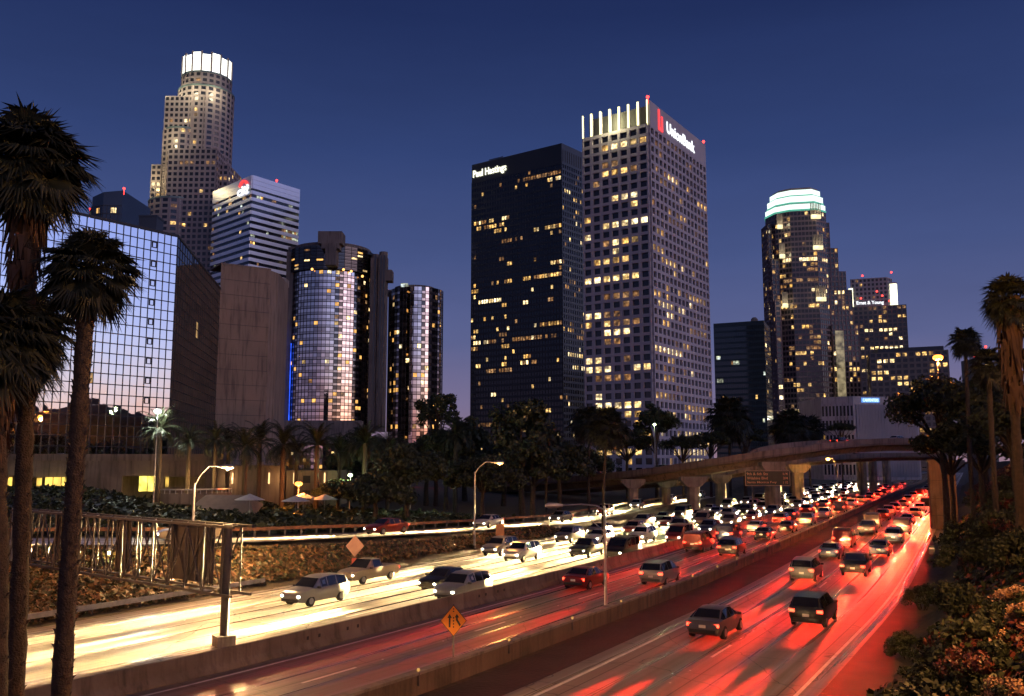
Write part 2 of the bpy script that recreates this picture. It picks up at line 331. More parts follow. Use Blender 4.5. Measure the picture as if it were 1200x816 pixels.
strip('shoulder', rl(OFF_A+.5), rl(OFF_A+2.7), shoulder_m, 0, .004)
strip('median_strip', rl(OFF_C+.5), rl(OFF_B-.4), M('median_dirt', (.04,.03,.024), (.018,.014,.012), .5, .95, bump=.6, bscale=5), 0, .004)
road_g = road_material('ramp_concrete', (.26,.22,.19), .2, .6, .5)
strip('ramp_road', offset_line(GS, -5.2), offset_line(GS, .6), road_g, 0, .03)
# painted markings
mk = MB()
def dash(off, y0, y1, wd=.15, n=1):
    for i in range(n):
        a = y0+(y1-y0)*i/n; b = y0+(y1-y0)*(i+1)/n
        p, q = road_pt(a, off-wd/2, .008), road_pt(b, off-wd/2, .008); r_, s_ = road_pt(b, off+wd/2, .008), road_pt(a, off+wd/2, .008)
        mk.add([s_, r_, q, p], [(0,1,2,3)])
for off in (OFF_F+.35, -.9, OFF_D-.25, 1.0, OFF_B+.7, OFF_A-.25): dash(off, -40, 500, .16, 180)
for off in (-4.2, -7.86, -11.52, 4.6, 17.45):
    s = arc(-30)
    while s < arc(420):
        dash(off, y_of_arc(s), y_of_arc(s+3.2), .14); s += 12.8
tag(mk.build('lane_markings', white_paint), kind='structure')
dt = MB()
for off in (-4.2, -7.86, -11.52, 4.6, 17.45):
    s = arc(-30)+5
    while s < arc(260):
        for k in range(3):
            p = road_pt(y_of_arc(s+k*2.4), off, .012); dt.ball((p.x, p.y, .004), .055, 0, 6, .5)
        s += 12.8
tag(dt.build('road_studs', white_paint), kind='structure')
# ---------------------------------------------------------------- barriers
def wall_strip(mb, off, ys, prof, m=0, z=0):
    """prof: closed list of (lateral, height); swept along the freeway"""
    n = len(prof); vs = []
    for y in ys:
        a = yaw(y); c = ctr(y)
        for l, h in prof: vs.append((c+(off+l)*math.cos(a), y-(off+l)*math.sin(a), z+h))
    k = len(ys); fs = [(i*n+j, (i+1)*n+j, (i+1)*n+(j+1) % n, i*n+(j+1) % n) for i in range(k-1) for j in range(n)]
    fs += [tuple(range(n)), tuple((k-1)*n+j for j in range(n-1, -1, -1))]
    mb.add(vs, fs, m)
YB = list(range(-40, 140, 3))+list(range(140, 420, 10))
bar = empty('median_barrier', (0, 0, 0), 'long stained concrete barrier between the headlit lanes and the near tail-lit lanes', 'barrier')
b = MB(); wall_strip(b, 0, YB, [(-.3,0),(-.3,.08),(-.14,.36),(-.09,.92),(.09,.92),(.14,.36),(.3,.08),(.3,0)]); b.build('wall', M('barrier_concrete', (.17,.135,.11), (.07,.055,.045), .45, .85, bump=.35, bscale=7), bar)
for y in (44.5, 47, 58, 60, 75, 90):
    for k in range(2):
        r = MB(); p = road_pt(y+k*.7, .17); r.box((p.x, p.y, .55), (.03, .12, .16), -yaw(y)); r.build('reflector', rubber, bar)
gw = empty('retaining_barrier', (0, 0, 0), 'low rust-stained concrete wall with amber reflectors along the dark dirt median', 'barrier')
b = MB(); wall_strip(b, OFF_C, YB, [(-.15,-.02),(-.15,.75),(.15,.75),(.15,-.02)]); b.build('wall', M('stained_concrete', (.15,.10,.065), (.06,.04,.028), .5, .85, bump=.4, bscale=6), gw)
b = MB(); wall_strip(b, OFF_C, YB, [(-.2,.752),(-.2,.86),(.22,.86),(.22,.752)]); b.build('coping', concrete_dark, gw)
y = 30
amber = EM('amber_reflector_glow', (1,.5,.12), .7)  # reflectors are no lamps; the light they throw back is put in as emission
k = 0
while y < 160 and k < 24:
    p = road_pt(y, OFF_C+.19, .6); r = MB(); r.box(p, (.08, .05, .5), -yaw(y)); o = r.build('post', steel_dark, gw)
    r = MB(); r.tube([p+Vector((0,-.03,.36)), p+Vector((0,-.06,.36))], .07, 8); r.build('reflector', amber, o); y += 5.6; k += 1
# ramp guard rail
gr = empty('guard_rail', (0, 0, 0), 'long rusty steel guard rail beyond the upper ramp lane', 'guard rail')
GR = offset_line(GS, -6.2); b = MB()
for i in range(len(GR)-1): b.beam(GR[i]+Vector((0,0,.62)), GR[i+1]+Vector((0,0,.62)), .05, .28)
rust = M('rusty_steel', (.28,.13,.06), (.13,.065,.035), 2, .6, .4)
b.build('rail', rust, gr)
for i in range(0, len(GR), 1):
    b = MB(); p = GR[i]; b.box((p.x, p.y+.12, gh(p.x, p.y+.12)+.38), (.14, .14, .85)); b.build('post', steel_dark, gr)
# low guard rail at the foot of the ivy bank
g2 = empty('guard_rail', (0, 0, 0), 'short weathered guard rail at the foot of the ivy bank behind the palms', 'guard rail')
ys = [road_pt(y, OFF_F-1.5, .55) for y in range(24, 58, 3)]; b = MB()
for p, q in zip(ys, ys[1:]): b.beam(p, q, .05, .3)
b.build('rail', steel, g2)
for p in ys: b = MB(); b.box((p.x-.12, p.y+.08, .3), (.14, .14, .65)); b.build('post', steel_dark, g2)
back = M('sign_back', (.05,.038,.038), (.03,.023,.023), .9, .75, .1)
truss_m = M('truss_steel', (.06,.05,.05), (.03,.026,.026), 2, .6, .2)
# ---------------------------------------------------------------- overhead sign gantry, seen from behind
A0 = onz(262, 757, .0); B0 = Vector((-33.0, 60.5, .0)); A0 = Vector((A0.x, A0.y, .0))
gt = empty('sign_gantry', A0, 'long steel truss sign gantry on two posts, seen from behind at the left', 'sign gantry')
o_ = Vector(A0)
def rel(mb): mb.o = o_; return mb
zt, zb = 5.75, 2.45
b = rel(MB()); b.tube([(A0.x, A0.y, 0), (A0.x, A0.y, zt+.1)], .21, 12); b.build('post', truss_m, gt, 40)
b = rel(MB()); b.box((A0.x, A0.y, .25), (.9, .9, .5), .6); b.build('footing', concrete_dark, gt)
b = rel(MB()); b.tube([(B0.x, B0.y, -.1), (B0.x, B0.y, zt+.1)], .21, 12); b.build('post', steel, gt, 40)
dirg = (B0-A0).normalized(); nrm = Vector((dirg.y, -dirg.x, 0)); 
if nrm.y > 0: nrm = -nrm            # towards the camera
dep = 1.1
ext = A0-dirg*.9
for lvl, zc in (('top', zt), ('bottom', zb)):
    for sgn in (0, 1):
        b = rel(MB()); o2 = nrm*(-dep*sgn+.3); b.beam(ext+o2+Vector((0,0,zc)), B0+o2+Vector((0,0,zc)), .13); b.build('chord', truss_m, gt)
L = (B0-A0).length; nb = 15; b = rel(MB())
for i in range(nb+1):
    p = A0+dirg*(L*i/nb); q = A0+dirg*(L*min(i+1, nb)/nb)
    for o2 in (nrm*.3, nrm*(.3-dep)):
        b.beam(p+o2+Vector((0,0,zb)), p+o2+Vector((0,0,zt)), .07)
        if i < nb: b.beam((p if i % 2 else q)+o2+Vector((0,0,zb)), (q if i % 2 else p)+o2+Vector((0,0,zt)), .06)
    for z in (zb, zt): b.beam(p+nrm*.3+Vector((0,0,z)), p+nrm*(.3-dep)+Vector((0,0,z)), .05)
    if i < nb: b.beam(p+nrm*.3+Vector((0,0,zt)), q+nrm*(.3-dep)+Vector((0,0,zt)), .05)
b.build('lattice', truss_m, gt)
for (s0, s1) in ((2.6, 6.6), (11.0, 12.6), (17.5, 20.5)):
    b = rel(MB()); c = A0+dirg*((s0+s1)/2)-nrm*(dep-.15); b.box((c.x, c.y, (zt+zb)/2+.05), (s1-s0, .08, 3.0), math.atan2(dirg.y, dirg.x)); sg = b.build('sign_panel', back, gt)
    b = rel(MB())
    for k in range(int((s1-s0)/1.2)+1):
        p = A0+dirg*(s0+.3+k*1.15)-nrm*(dep-.24); b.beam((p.x, p.y, zb+.1), (p.x, p.y, zt), .06)
    b.build('stiffener', truss_m, sg)
# ---------------------------------------------------------------- viaduct
def deck(name, label, path, width, thick, par, mats, piers, group=None):
    """path: list of near-edge top points; extruded away from the camera"""
    P = catmull(path, 6); root = empty(name, (0,0,0), label, 'overpass', group)
    near = P; far = offset_line(P, -width)
    def sweep(prof):
        b = MB(); n = len(prof); vs = []
        for i in range(len(P)):
            d = (far[i]-near[i]).normalized()
            for l, h in prof: vs.append((near[i].x+d.x*l, near[i].y+d.y*l, near[i].z+h))
        k = len(P); fs = [(i*n+j, i*n+(j+1) % n, (i+1)*n+(j+1) % n, (i+1)*n+j) for i in range(k-1) for j in range(n)]
        fs += [tuple(range(n-1, -1, -1)), tuple((k-1)*n+j for j in range(n))]; b.add(vs, fs); return b
    sweep([(0,-par),(0,-par-.35),(1.2,-par-.5),(1.9,-thick),(width-1.9,-thick),(width-1.2,-par-.5),(width,-par-.35),(width,-par)]).build('girder', mats[0], root)
    sweep([(-.05,-.08),(.0,0),(.28,0),(.33,-par+.003),(-.05,-par+.003)]).build('parapet', mats[1], root)
    sweep([(width-.3,-par+.003),(width-.3,0),(width,0),(width+.05,-par+.003)]).build('parapet', mats[1], root)
    sweep([(.36,-par+.004),(.36,-par+.03),(width-.33,-par+.03),(width-.33,-par+.004)]).build('roadway', mats[2], root)
    for (x, yb, r, ztop, cw) in piers:
        g = onz(x, yb, 0); b = MB(); b.tube([(g.x, g.y, -.1), (g.x, g.y, ztop-1.0)], r, 8)
        pr = b.build('pier', mats[3], root, 30); b = MB()
        a = -yaw(g.y)+.0
        b.prism([(g.x-cw*.5, g.y-r*1.05), (g.x+cw*.5, g.y-r*1.05), (g.x+cw*.5, g.y+r*1.05), (g.x-cw*.5, g.y+r*1.05)], ztop-.6, ztop)
        b.add([(g.x-r, g.y-r, ztop-1.7), (g.x+r, g.y-r, ztop-1.7), (g.x+r, g.y+r, ztop-1.7), (g.x-r, g.y+r, ztop-1.7),
               (g.x-cw*.5, g.y-r, ztop-.6), (g.x+cw*.5, g.y-r, ztop-.6), (g.x+cw*.5, g.y+r, ztop-.6), (g.x-cw*.5, g.y+r, ztop-.6)], [(3,2,1,0),(0,1,5,4),(1,2,6,5),(2,3,7,6),(3,0,4,7)])
        b.build('pier_cap', mats[3], pr)
    return root
br_g = M('viaduct_girder', (.20,.15,.115), (.10,.075,.06), .18, .85, bump=.25, bscale=4)
br_p = M('viaduct_parapet', (.24,.185,.15), (.13,.10,.08), .25, .85, bump=.2, bscale=4)
br_c = M('pier_concrete', (.27,.23,.19), (.13,.11,.09), .5, .85, bump=.3, bscale=5)
VIA = [at(560,566,212), at(640,560,192), at(742,551,173), at(900,528,160), at(1031,514,174), at(1160,515,196)]
vd = deck('viaduct', 'long curving concrete ramp viaduct crossing above all the freeway lanes', VIA,
     11, 2.5, .95, [br_g, br_p, road_c, br_c], [(742,596,1.0,5.5,4.6),(813,601,1.15,6.2,4.6),(906.5,601,1.45,8.8,4.2),(1011,583,1.25,10.9,2.9),(1024,578,1.25,10.9,2.9),(1040,572,1.4,11.0,3.1)])
vd2 = deck('viaduct', 'second viaduct running behind and just below the curving ramp viaduct', [at(640,572,215), at(740,563,205), at(811,557,198), at(900,543,196), at(960,535,205), at(1040,531,226), at(1110,531,240)],
     9, 2.0, .8, [br_g, br_p, road_c, br_c], [(781,592,.95,5.2,4.2),(845,592,1.15,6.1,4.2),(936,591,1.3,8.2,4.6)])
far_b = empty('road_bridge', (0,0,0), 'far concrete road bridge crossing the lanes beyond the viaducts', 'bridge')
b = MB(); p, q = at(1000, 541, 420), at(1130, 541, 420); b.box(((p.x+q.x)/2, 424, p.z-1.4), (q.x-p.x, 9, 2.2)); b.build('girder', br_g, far_b)
b = MB(); b.box(((p.x+q.x)/2, 419.6, p.z+.2), (q.x-p.x, .3, 1.0)); b.build('parapet', br_p, far_b)
for x in (1030, 1100):
    b = MB(); p = at(x, 550, 424); b.tube([(p.x, p.y, -.1), (p.x, p.y, 6.4)], .9, 8); b.build('pier', br_c, far_b)
# abutment at the right of the lanes
g = onz(1107, 620, 0); ab = empty('abutment', (g.x, g.y, 0), 'tall narrow concrete abutment wall standing in the shrubs right of the lanes', 'wall')
b = MB(); b.box((0, 0, 4.4), (3.2, 1.4, 8.9), -.25); ab_m = M('abutment_concrete', (.10,.08,.07), (.05,.04,.035), .5, .85, bump=.3, bscale=5)
b.build('wall', ab_m, ab); b = MB()
b.box((0, 0, 9.0), (3.5, 1.7, .3), -.25); b.build('coping', ab_m, ab)
for z in (1.8, 4.0, 6.4):
    b = MB(); b.box((-.18, -.72, z), (3.1, .06, .05), -.25); b.build('joint', rubber, ab)
# chevron delineators beside the wall
dl = empty('crash_cushion', onz(1092, 650, 0), 'small striped crash cushion in front of the abutment wall', 'crash cushion')
for k in range(4):
    b = MB(); b.box((k*.25, -k*1.5, .45), (.5, .5, .8), -.4); q = b.build('cushion_drum', steel_dark, dl)
    b = MB(); b.box((k*.25-.1, -k*1.5-.27, .6), (.46, .02, .14), -.4); b.build('stripe', white_paint, q)
# ---------------------------------------------------------------- lettering
def text_mesh(txt, size, ext, mat_, name='lettering', bold=0.0, spacing=1.0):
    c = bpy.data.curves.new(name, 'FONT'); c.body = txt; c.size = size; c.extrude = ext; c.offset = bold; c.align_x = 'CENTER'; c.align_y = 'CENTER'; c.space_character = spacing; c.resolution_u = 4
    o = bpy.data.objects.new(name, c); COL.objects.link(o); bpy.context.view_layer.update()
    me = bpy.data.meshes.new_from_object(o.evaluated_get(bpy.context.evaluated_depsgraph_get())); bpy.data.objects.remove(o)
    me.materials.clear(); me.materials.append(mat_); me.name = name; return me
def put_text(txt, parent, loc, out, width, ext, mat_, bold=0, height=None, name='lettering', spacing=1.0):
    """text standing on a vertical face; `out` = outward direction, loc relative to the parent; scaled to `width`"""
    me = text_mesh(txt, 1.0, 0, mat_, name, bold, spacing)
    xs = [v.co.x for v in me.vertices]; ys = [v.co.y for v in me.vertices]; w0 = max(xs)-min(xs); h0 = max(ys)-min(ys); k = width/w0; ky = height/h0 if height else k
    cx, cy = (max(xs)+min(xs))/2, (max(ys)+min(ys))/2
    me2 = text_mesh(txt, 1.0, ext/max(k, 1e-6), mat_, name, bold, spacing); bpy.data.meshes.remove(me)
    for v in me2.vertices: v.co.x = (v.co.x-cx)*k; v.co.y = (v.co.y-cy)*ky; v.co.z *= k
    a = math.atan2(out[0], -out[1])
    return link(name, me2, parent, loc, (R(90), 0, a))
# ---------------------------------------------------------------- lane merge sign
orange = M('orange_sign_sheet', (.62,.22,.02), (.52,.18,.02), 3, .4); black = M('black_sheet', (.012,.012,.012), None, 3, .5)
s0 = onz(531, 782, 0); ms = empty('merge_sign', (s0.x, s0.y, 0), 'orange diamond lane-merge sign on a thin post beside the white edge line', 'road sign', rz=.0)
b = MB(); b.box((0, .04, 1.35), (.07, .05, 2.7)); b.build('post', steel_dark, ms)
b = MB(); D = .68; zc = 1.98
def dia(mb, r, y0, y1, m=0): mb.add([(0,y0,zc-r),(r*.86,y0,zc),(0,y0,zc+r),(-r*.86,y0,zc),(0,y1,zc-r),(r*.86,y1,zc),(0,y1,zc+r),(-r*.86,y1,zc)], [(0,1,2,3),(7,6,5,4),(0,4,5,1),(1,5,6,2),(2,6,7,3),(3,7,4,0)], m)
dia(b, D, 0, .012); pl = b.build('panel', black, ms)
b = MB(); dia(b, D*.94, -.004, -.001); b.build('face', orange, pl)
b = MB()
def sym(pts, y=-.008): b.add([(x, y, zc+z) for x, z in pts]+[(x, y-.003, zc+z) for x, z in pts], [tuple(range(len(pts))), tuple(range(2*len(pts)-1, len(pts)-1, -1))]+[(i, len(pts)+i, len(pts)+(i+1) % len(pts), (i+1) % len(pts)) for i in range(len(pts))])
sym([(-.21,-.28),(-.13,-.28),(-.13,.12),(-.21,.12)]); sym([(-.27,.12),(-.07,.12),(-.17,.30)])
sym([(.27,-.24),(.33,-.17),(.19,.06),(.11,.02)]); sym([(.11,.02),(.19,.02),(.19,.14),(.11,.14)]); sym([(.05,.14),(.25,.14),(.15,.30)])
for z in (-.30, -.17, -.04, .09): sym([(-.02,z),(.03,z),(.03,z+.07),(-.02,z+.07)])
for z in (.38, .48): sym([(-.03,z),(.03,z),(.03,z+.05),(-.03,z+.05)])
b.build('symbol', black, pl)
# two small signs on the ramp, seen from behind
p = onz(416, 641, 2.2); t = empty('diamond_sign', (p.x, p.y, gh(p.x, p.y)), 'grey back of a diamond road sign standing beside the ramp lane', 'road sign')
b = MB(); b.box((0, 0, 1.3), (.07, .07, 2.6)); b.build('post', steel_dark, t)
b = MB(); zc = 2.35; dia(b, .85, -.06, -.04); b.build('panel', M('sign_back_pink', (.38,.22,.17), (.3,.17,.13), 2, .5, .2), t)
b = MB(); b.box((0, -.06, 1.05), (.45, .03, .7)); b.build('lower_plate', red := M('red_plate', (.4,.07,.05), None, 2, .5), t)
p = onz(586, 634, .9); t = empty('plate_sign', (p.x, p.y, gh(p.x, p.y)), 'small brown rectangular sign plate on a post near the ramp gore', 'road sign')
b = MB(); b.box((0, 0, 1.2), (.07, .07, 2.4)); b.build('post', steel_dark, t)
b = MB(); b.box((0, -.06, 2.05), (.85, .03, 1.2)); b.build('panel', M('brown_plate', (.30,.15,.07), (.24,.11,.05), 2, .5), t)
# overhead guide sign in front of the pier
c = at(899.5, 560.5, 153); gs = empty('guide_sign', (c.x, c.y, 0), 'wide dark overhead guide sign in front of the viaduct pier', 'road sign')
gz_ = c.z; hw = 3.75; hh = 1.22
b = MB(); b.box((0, 0, gz_), (hw*2, .12, hh*2)); pn = b.build('panel', M('dark_green_sheet', (.02,.035,.025), (.015,.02,.015), 2, .4), gs)
b = MB()
for z in (-hh, hh): b.box((0, -.07, gz_+z), (hw*2+.1, .06, .09))
for x in (-hw, hw): b.box((x, -.073, gz_), (.09, .06, hh*2))
b.build('border', M('sign_legend', (.35,.27,.2), None, 2, .5), pn)
leg = M('faded_legend', (.55,.33,.2), (.4,.22,.14), 2, .5)
for k, (t1, wd, x) in enumerate((('9th & 6th Sts', 3.6, -1.75), ('Wilshire Blvd', 3.5, -1.75), ('Santa Monica Fwy', 5.0, -1.0))):
    put_text(t1, pn, (x, -.09, gz_+.72-k*.72), (0,-1), wd, .01, leg, .01, .46)
for k, t1 in enumerate(('1/4', '3/4', '1 1/2')): put_text(t1, pn, (3.0, -.09, gz_+.72-k*.72), (0,-1), .8, .01, leg, .01, .42)
for x in (-2.6, 2.6):
    b = MB(); b.beam((x, .1, -.1), (x, .1, gz_+hh+.2), .22); b.build('post', steel_dark, gs)
b = MB(); b.beam((-3.6, -.9, gz_-hh-.2), (3.6, -.9, gz_-hh-.2), .08); b.build('walkway', steel_dark, gs)
# ---------------------------------------------------------------- street lamps
SOD = (1, .42, .10); GRN = (.75, 1, .45); WHT = (.92, 1, .85)
def lamp(label, base, top, head, W=0, colr=SOD, rad=.16, glow=30, rpole=.09, name='street_lamp', group=None, globe=False):
    base = Vector(base); t = empty(name, base, label, 'street lamp', group); h = Vector(head)-base; tp = Vector(top)-base
    b = MB(); b.tube([(0,0,-.1),(0,0,.35)], rpole*2.0, 8); b.build('base', steel_dark, t)
    b = MB(); b.tube([(0,0,.3),(0,0,tp.z)], [rpole*1.25, rpole*.8], 8); b.build('pole', steel, t)
    if (h-Vector((0,0,h.z))).length > .5:
        b = MB(); mid = Vector((h.x*.5, h.y*.5, max(h.z, tp.z)+.05)); b.tube([(0,0,tp.z-.25), Vector((h.x*.18, h.y*.18, tp.z*.55+h.z*.45)), mid, h], rpole*.55, 6); b.build('arm', steel, t)
        d = Vector((h.x, h.y, 0)).normalized(); b = MB()
        b.tube([h-d*.35, h+d*.05, h+d*.55, h+d*.75], [.06, .15, .17, .08], 8); hd = b.build('lamp_head', metal_lamp, t, 60); lz = h+d*.3-Vector((0,0,.19))
    else:
        b = MB(); b.tube([h+Vector((0,0,.1)), h+Vector((0,0,.35))], [.3, .1], 8); hd = b.build('lamp_head', metal_lamp, t, 60); lz = h-Vector((0,0,.12))
    if W or glow:
        if W or glow > 1:
            b = MB(); b.ball(lz, rad, 0, 10, .8 if globe else .6); b.build('bulb', EM('lamp_glow', colr, glow), hd)
        if W: lamp_light(t, lz-Vector((0,0,rad+.1)), W, colr, radius=.25)
    return t
# the unlit double-arm lamp in the middle of the picture
base = onz(710, 716, .0); tp = at(708.7, 593, base.y)
m_ = lamp('unlit tall street lamp with one long curved arm standing in the median', base, tp, at(653, 592.5, base.y-.6), 0, glow=0, rpole=.085)
b = MB(); hp = at(690, 600, base.y-.3)-base; b.tube([(0,0,tp.z-1.6), hp*1.0-Vector((0,0,.35)), hp], .035, 6); b.build('brace', steel, m_)
b = MB(); b.beam((0,0,tp.z-.6), Vector((hp.x*.9, hp.y, tp.z-.6)), .04); b.build('brace', steel, m_)
base = onz(556, 637, .8); base.z = gh(base.x, base.y)
lamp('tall street lamp with a short arm on the ivy bank before the dark trees', base, at(556, 553, base.y), at(582, 542, base.y), 1500, SOD, .12, 4)
base = onz(222.5, 694, .0); base.z = gh(base.x, base.y)
lamp('street lamp behind the truss gantry with its arm reaching right', base, at(224.5, 566, base.y), at(262, 547, base.y), 9000, (1,.55,.22), .13, 8)
def plamp(label, x, y, d, W, colr, rad, glow, name='street_lamp', group=None):
    p = at(x, y, d); g = gh(p.x, p.y); return lamp(label, (p.x, p.y, g), (p.x, p.y, p.z+.1), (p.x, p.y, p.z), W, colr, rad, glow, name=name, group=group, rpole=.07)
plamp('orange post lamp shining between the date palms in front of the hotel', 350, 566, 112, 3200, (1,.28,.04), .5, 6)
plamp('brilliant white-green lamp in front of the mirrored glass corner', 185, 481, 104, 2600, WHT, .42, 40)
plamp('pale green lamp left of the dark trees above the ramp', 410.5, 556, 118, 1400, GRN, .3, 30)
plamp('tiny white lamp showing through the dark tree crowns', 481.5, 533, 125, 700, WHT, .26, 20)
plamp('small white lamp beside the pale green one', 392.5, 557, 130, 400, WHT, .2, 14)
p = at(128, 646, 63); p.z = max(p.z, gh(p.x, p.y)+.6)
fl = lamp('low yellow-green floodlight on the ivy bank behind the truss', (p.x, p.y, gh(p.x, p.y)), (p.x, p.y, p.z+.1), (p.x, p.y, p.z), 650, (1,.9,.28), .2, 40, name='floodlight')
p = at(767, 497, 176); lamp('thin green-white lamp standing on the viaduct in front of the white grid tower', (p.x, p.y, at(767,548,176).z), (p.x, p.y, p.z+.1), (p.x, p.y, p.z), 1500, GRN, .3, 22)
base = onz(983, 594, 0); lamp('orange street lamp beside the lanes in front of the viaduct', base, at(982.5, 553, base.y), at(972, 537, base.y), 5000, SOD, .4, 22)
p = at(1098, 418, 104); lamp('brightest orange street lamp above the big tree at the right', (p.x, p.y, gh(p.x, p.y)), (p.x, p.y, p.z+.1), (p.x+.1, p.y, p.z), 30000, (1,.27,.035), .6, 5)
p = at(1155, 420, 120); lamp('small pale green lamp behind the right-hand palms', (p.x, p.y, gh(p.x, p.y)), (p.x, p.y, p.z+.1), (p.x, p.y, p.z), 1200, GRN, .3, 22)
# lamps along the near right verge; the mirrored glass shows them
for k, (x, y, W) in enumerate(((21.5, 19, 24000), (42, 50, 4500), (9.5, -8, 4000))):
    g = gh(x, y); lamp(['sodium street lamp on the near right verge', 'sodium street lamp up the shrub-covered slope outside the right edge', 'sodium street lamp beside the bridge behind the viewpoint'][k], (x, y, g), (x, y, g+8), (x-1.6, y+.4, g+8.2), W, SOD, .16, 30)
p = road_pt(30, OFF_F-1.9); lamp('sodium street lamp at the foot of the bank hidden by the near palms', (p.x, p.y, gh(p.x, p.y)), (p.x, p.y, 9), (p.x+1.6, p.y-.6, 9.2), 9000, SOD, .16, 25)
# ---------------------------------------------------------------- buildings
def V2(p): return Vector((p[0], p[1], 0))
class Face:
    """vertical plane from a to b (plan), outward normal n, in coordinates relative to the building base"""
    def __init__(s, a, b, n=None, cen=None):
        s.a = V2(a); s.b = V2(b); d = s.b-s.a; s.L = d.length; s.t = d/s.L; s.n = Vector((s.t.y, -s.t.x, 0))
        if cen is not None and s.n.dot((s.a+s.b)/2-V2(cen)) < 0: s.n = -s.n
        s.ang = math.atan2(s.n.x, -s.n.y)
    def box(s, mb, u0, u1, z0, z1, d0, d1, m=0):
        P = [s.a+s.t*u0+s.n*d0, s.a+s.t*u1+s.n*d0, s.a+s.t*u1+s.n*d1, s.a+s.t*u0+s.n*d1]
        vs = [(p.x, p.y, z0) for p in P]+[(p.x, p.y, z1) for p in P]
        fs = [(0,1,2,3),(7,6,5,4),(0,4,5,1),(1,5,6,2),(2,6,7,3),(3,7,4,0)]
        if s.t.cross(s.n).z < 0: fs = [tuple(reversed(f)) for f in fs]
        mb.add(vs, [tuple(reversed(f)) for f in fs], m)
class Bld:
    def __init__(s, name, label, base, group=None, cat='building'):
        s.base = Vector(base); s.root = empty(name, base, label, cat, group); s.panes = []
    def rel(s, p): return V2(p)-V2(s.base)
    def flush(s, mats=None, nmax=100, pname='window', frame=None):
        """the panes collected so far: the largest `nmax` become parts, the rest one stuff part"""
        mats = mats or WM; P = s.panes
        def size(q):
            f, u0, u1, z0, z1, m, tilt = q; c = f.a+f.t*((u0+u1)/2)+V2(s.base); x, y = project((c.x, c.y, s.base.z+(z0+z1)/2))
            d = math.hypot(c.x, c.y); vis = max(.05, -(f.n.dot(c)/max(d, 1))); k = (u1-u0)*(z1-z0)*vis/d**2
            if y > 500 or x < -20 or x > 1220: k *= .02
            if m: k *= 1.25
            return -k
        P.sort(key=size); mb = MB(); cache = {}
        for i, (f, u0, u1, z0, z1, m, tilt) in enumerate(P):
            if i < nmax:
                wd, hh = u1-u0, z1-z0; key = (round(wd, 2), round(hh, 2), m)
                if key not in cache:
                    q = MB(); q.box((0, 0, 0), (wd, .06, hh)); cache[key] = q.mesh(pname, mats[m])
                c = f.a+f.t*((u0+u1)/2)+f.n*.05
                link(pname, cache[key], s.root, (c.x, c.y, (z0+z1)/2), (tilt[0], 0, f.ang+tilt[1]))
            else:
                if tilt != (0, 0):
                    c = f.a+f.t*((u0+u1)/2)+f.n*.05+Vector((0,0,(z0+z1)/2)); e = Euler((tilt[0], 0, f.ang+tilt[1])).to_matrix(); hw, hh = (u1-u0)/2, (z1-z0)/2
                    mb.add([c+e@Vector((x*hw, y, z*hh)) for y in (-.03, .03) for x, z in ((-1,-1),(1,-1),(1,1),(-1,1))], [(0,1,2,3),(7,6,5,4),(0,4,5,1),(1,5,6,2),(2,6,7,3),(3,7,4,0)], m)
                else: f.box(mb, u0, u1, z0, z1, .02, .08, m)
        if len(P) > nmax:
            o = mb.build(pname, list(mats), s.root); o['kind'] = 'stuff'
        s.panes = []
def litpat(rows, cols, p=.12, runs=.15, hot=(), seed=0, cool=0.0):
    """which rooms are lit: mostly dark, whole stretches of a floor lit here and there"""
    r_ = random.Random(seed); T = [[0]*cols for _ in range(rows)]
    for r in range(rows):
        pr = p*r_.choice((.3, .6, 1, 1.2, 1.8)); c = 0
        while c < cols:
            if r_.random() < pr:
                k = r_.choice((1, 1, 2, 3)) if r_.random() < .6 else 1; m = r_.choice((1, 1, 2, 3, 3))
                for j in range(c, min(c+k, cols)): T[r][j] = m if r_.random() < .8 else r_.choice((1, 3))
                c += k
            c += 1
        if r_.random() < runs:
            a = r_.randrange(cols); k = int(cols*r_.uniform(.2, .6)); m = r_.choice((1, 1, 3, 2))
            for j in range(a, min(a+k, cols)):
                if r_.random() < .8: T[r][j] = m if r_.random() < .7 else 3
    for (r, c0, c1, m) in hot:
        for j in range(c0, c1):
            if 0 <= r < rows and j < cols and r_.random() < .88: T[r][j] = m
    if cool:
        for r in range(rows):
            for c in range(cols):
                if T[r][c] and r_.random() < cool: T[r][c] = 4
    return T
def grid_face(B, f, mb, z0, z1, cols, rows, pier=.25, span=.3, d=.5, pat=None, pm=0, edge=None, sill=None):
    """piers and spandrels stand proud of the wall, panes sit back between them"""
    bw = f.L/cols; fh = (z1-z0)/rows; pw = bw*pier; sh = fh*span
    for c in range(cols+1):
        u = c*bw; f.box(mb, max(0, u-pw/2), min(f.L, u+pw/2), z0, z1, 0, d, pm)
    for r in range(rows+1):
        z = z0+r*fh; f.box(mb, 0, f.L, max(z0, z-sh/2)+.003, min(z1, z+sh/2)-.003, 0, d-.04, pm)
    for r in range(rows):
        for c in range(cols):
            m = pat[rows-1-r][c] if pat else 0
            B.panes.append((f, c*bw+pw/2, (c+1)*bw-pw/2, z0+r*fh+sh/2, z0+(r+1)*fh-sh/2, m, (0, 0)))
def corners(cpx, lpx, rpx, d):
    """roof corner pixel positions -> plan points and roof height"""
    C = at(*cpx, d); L_ = onz(*lpx, C.z); R_ = onz(*rpx, C.z); return C, L_, R_
def quad_poly(C, L_, R_): return [C, R_, L_+R_-C, L_]
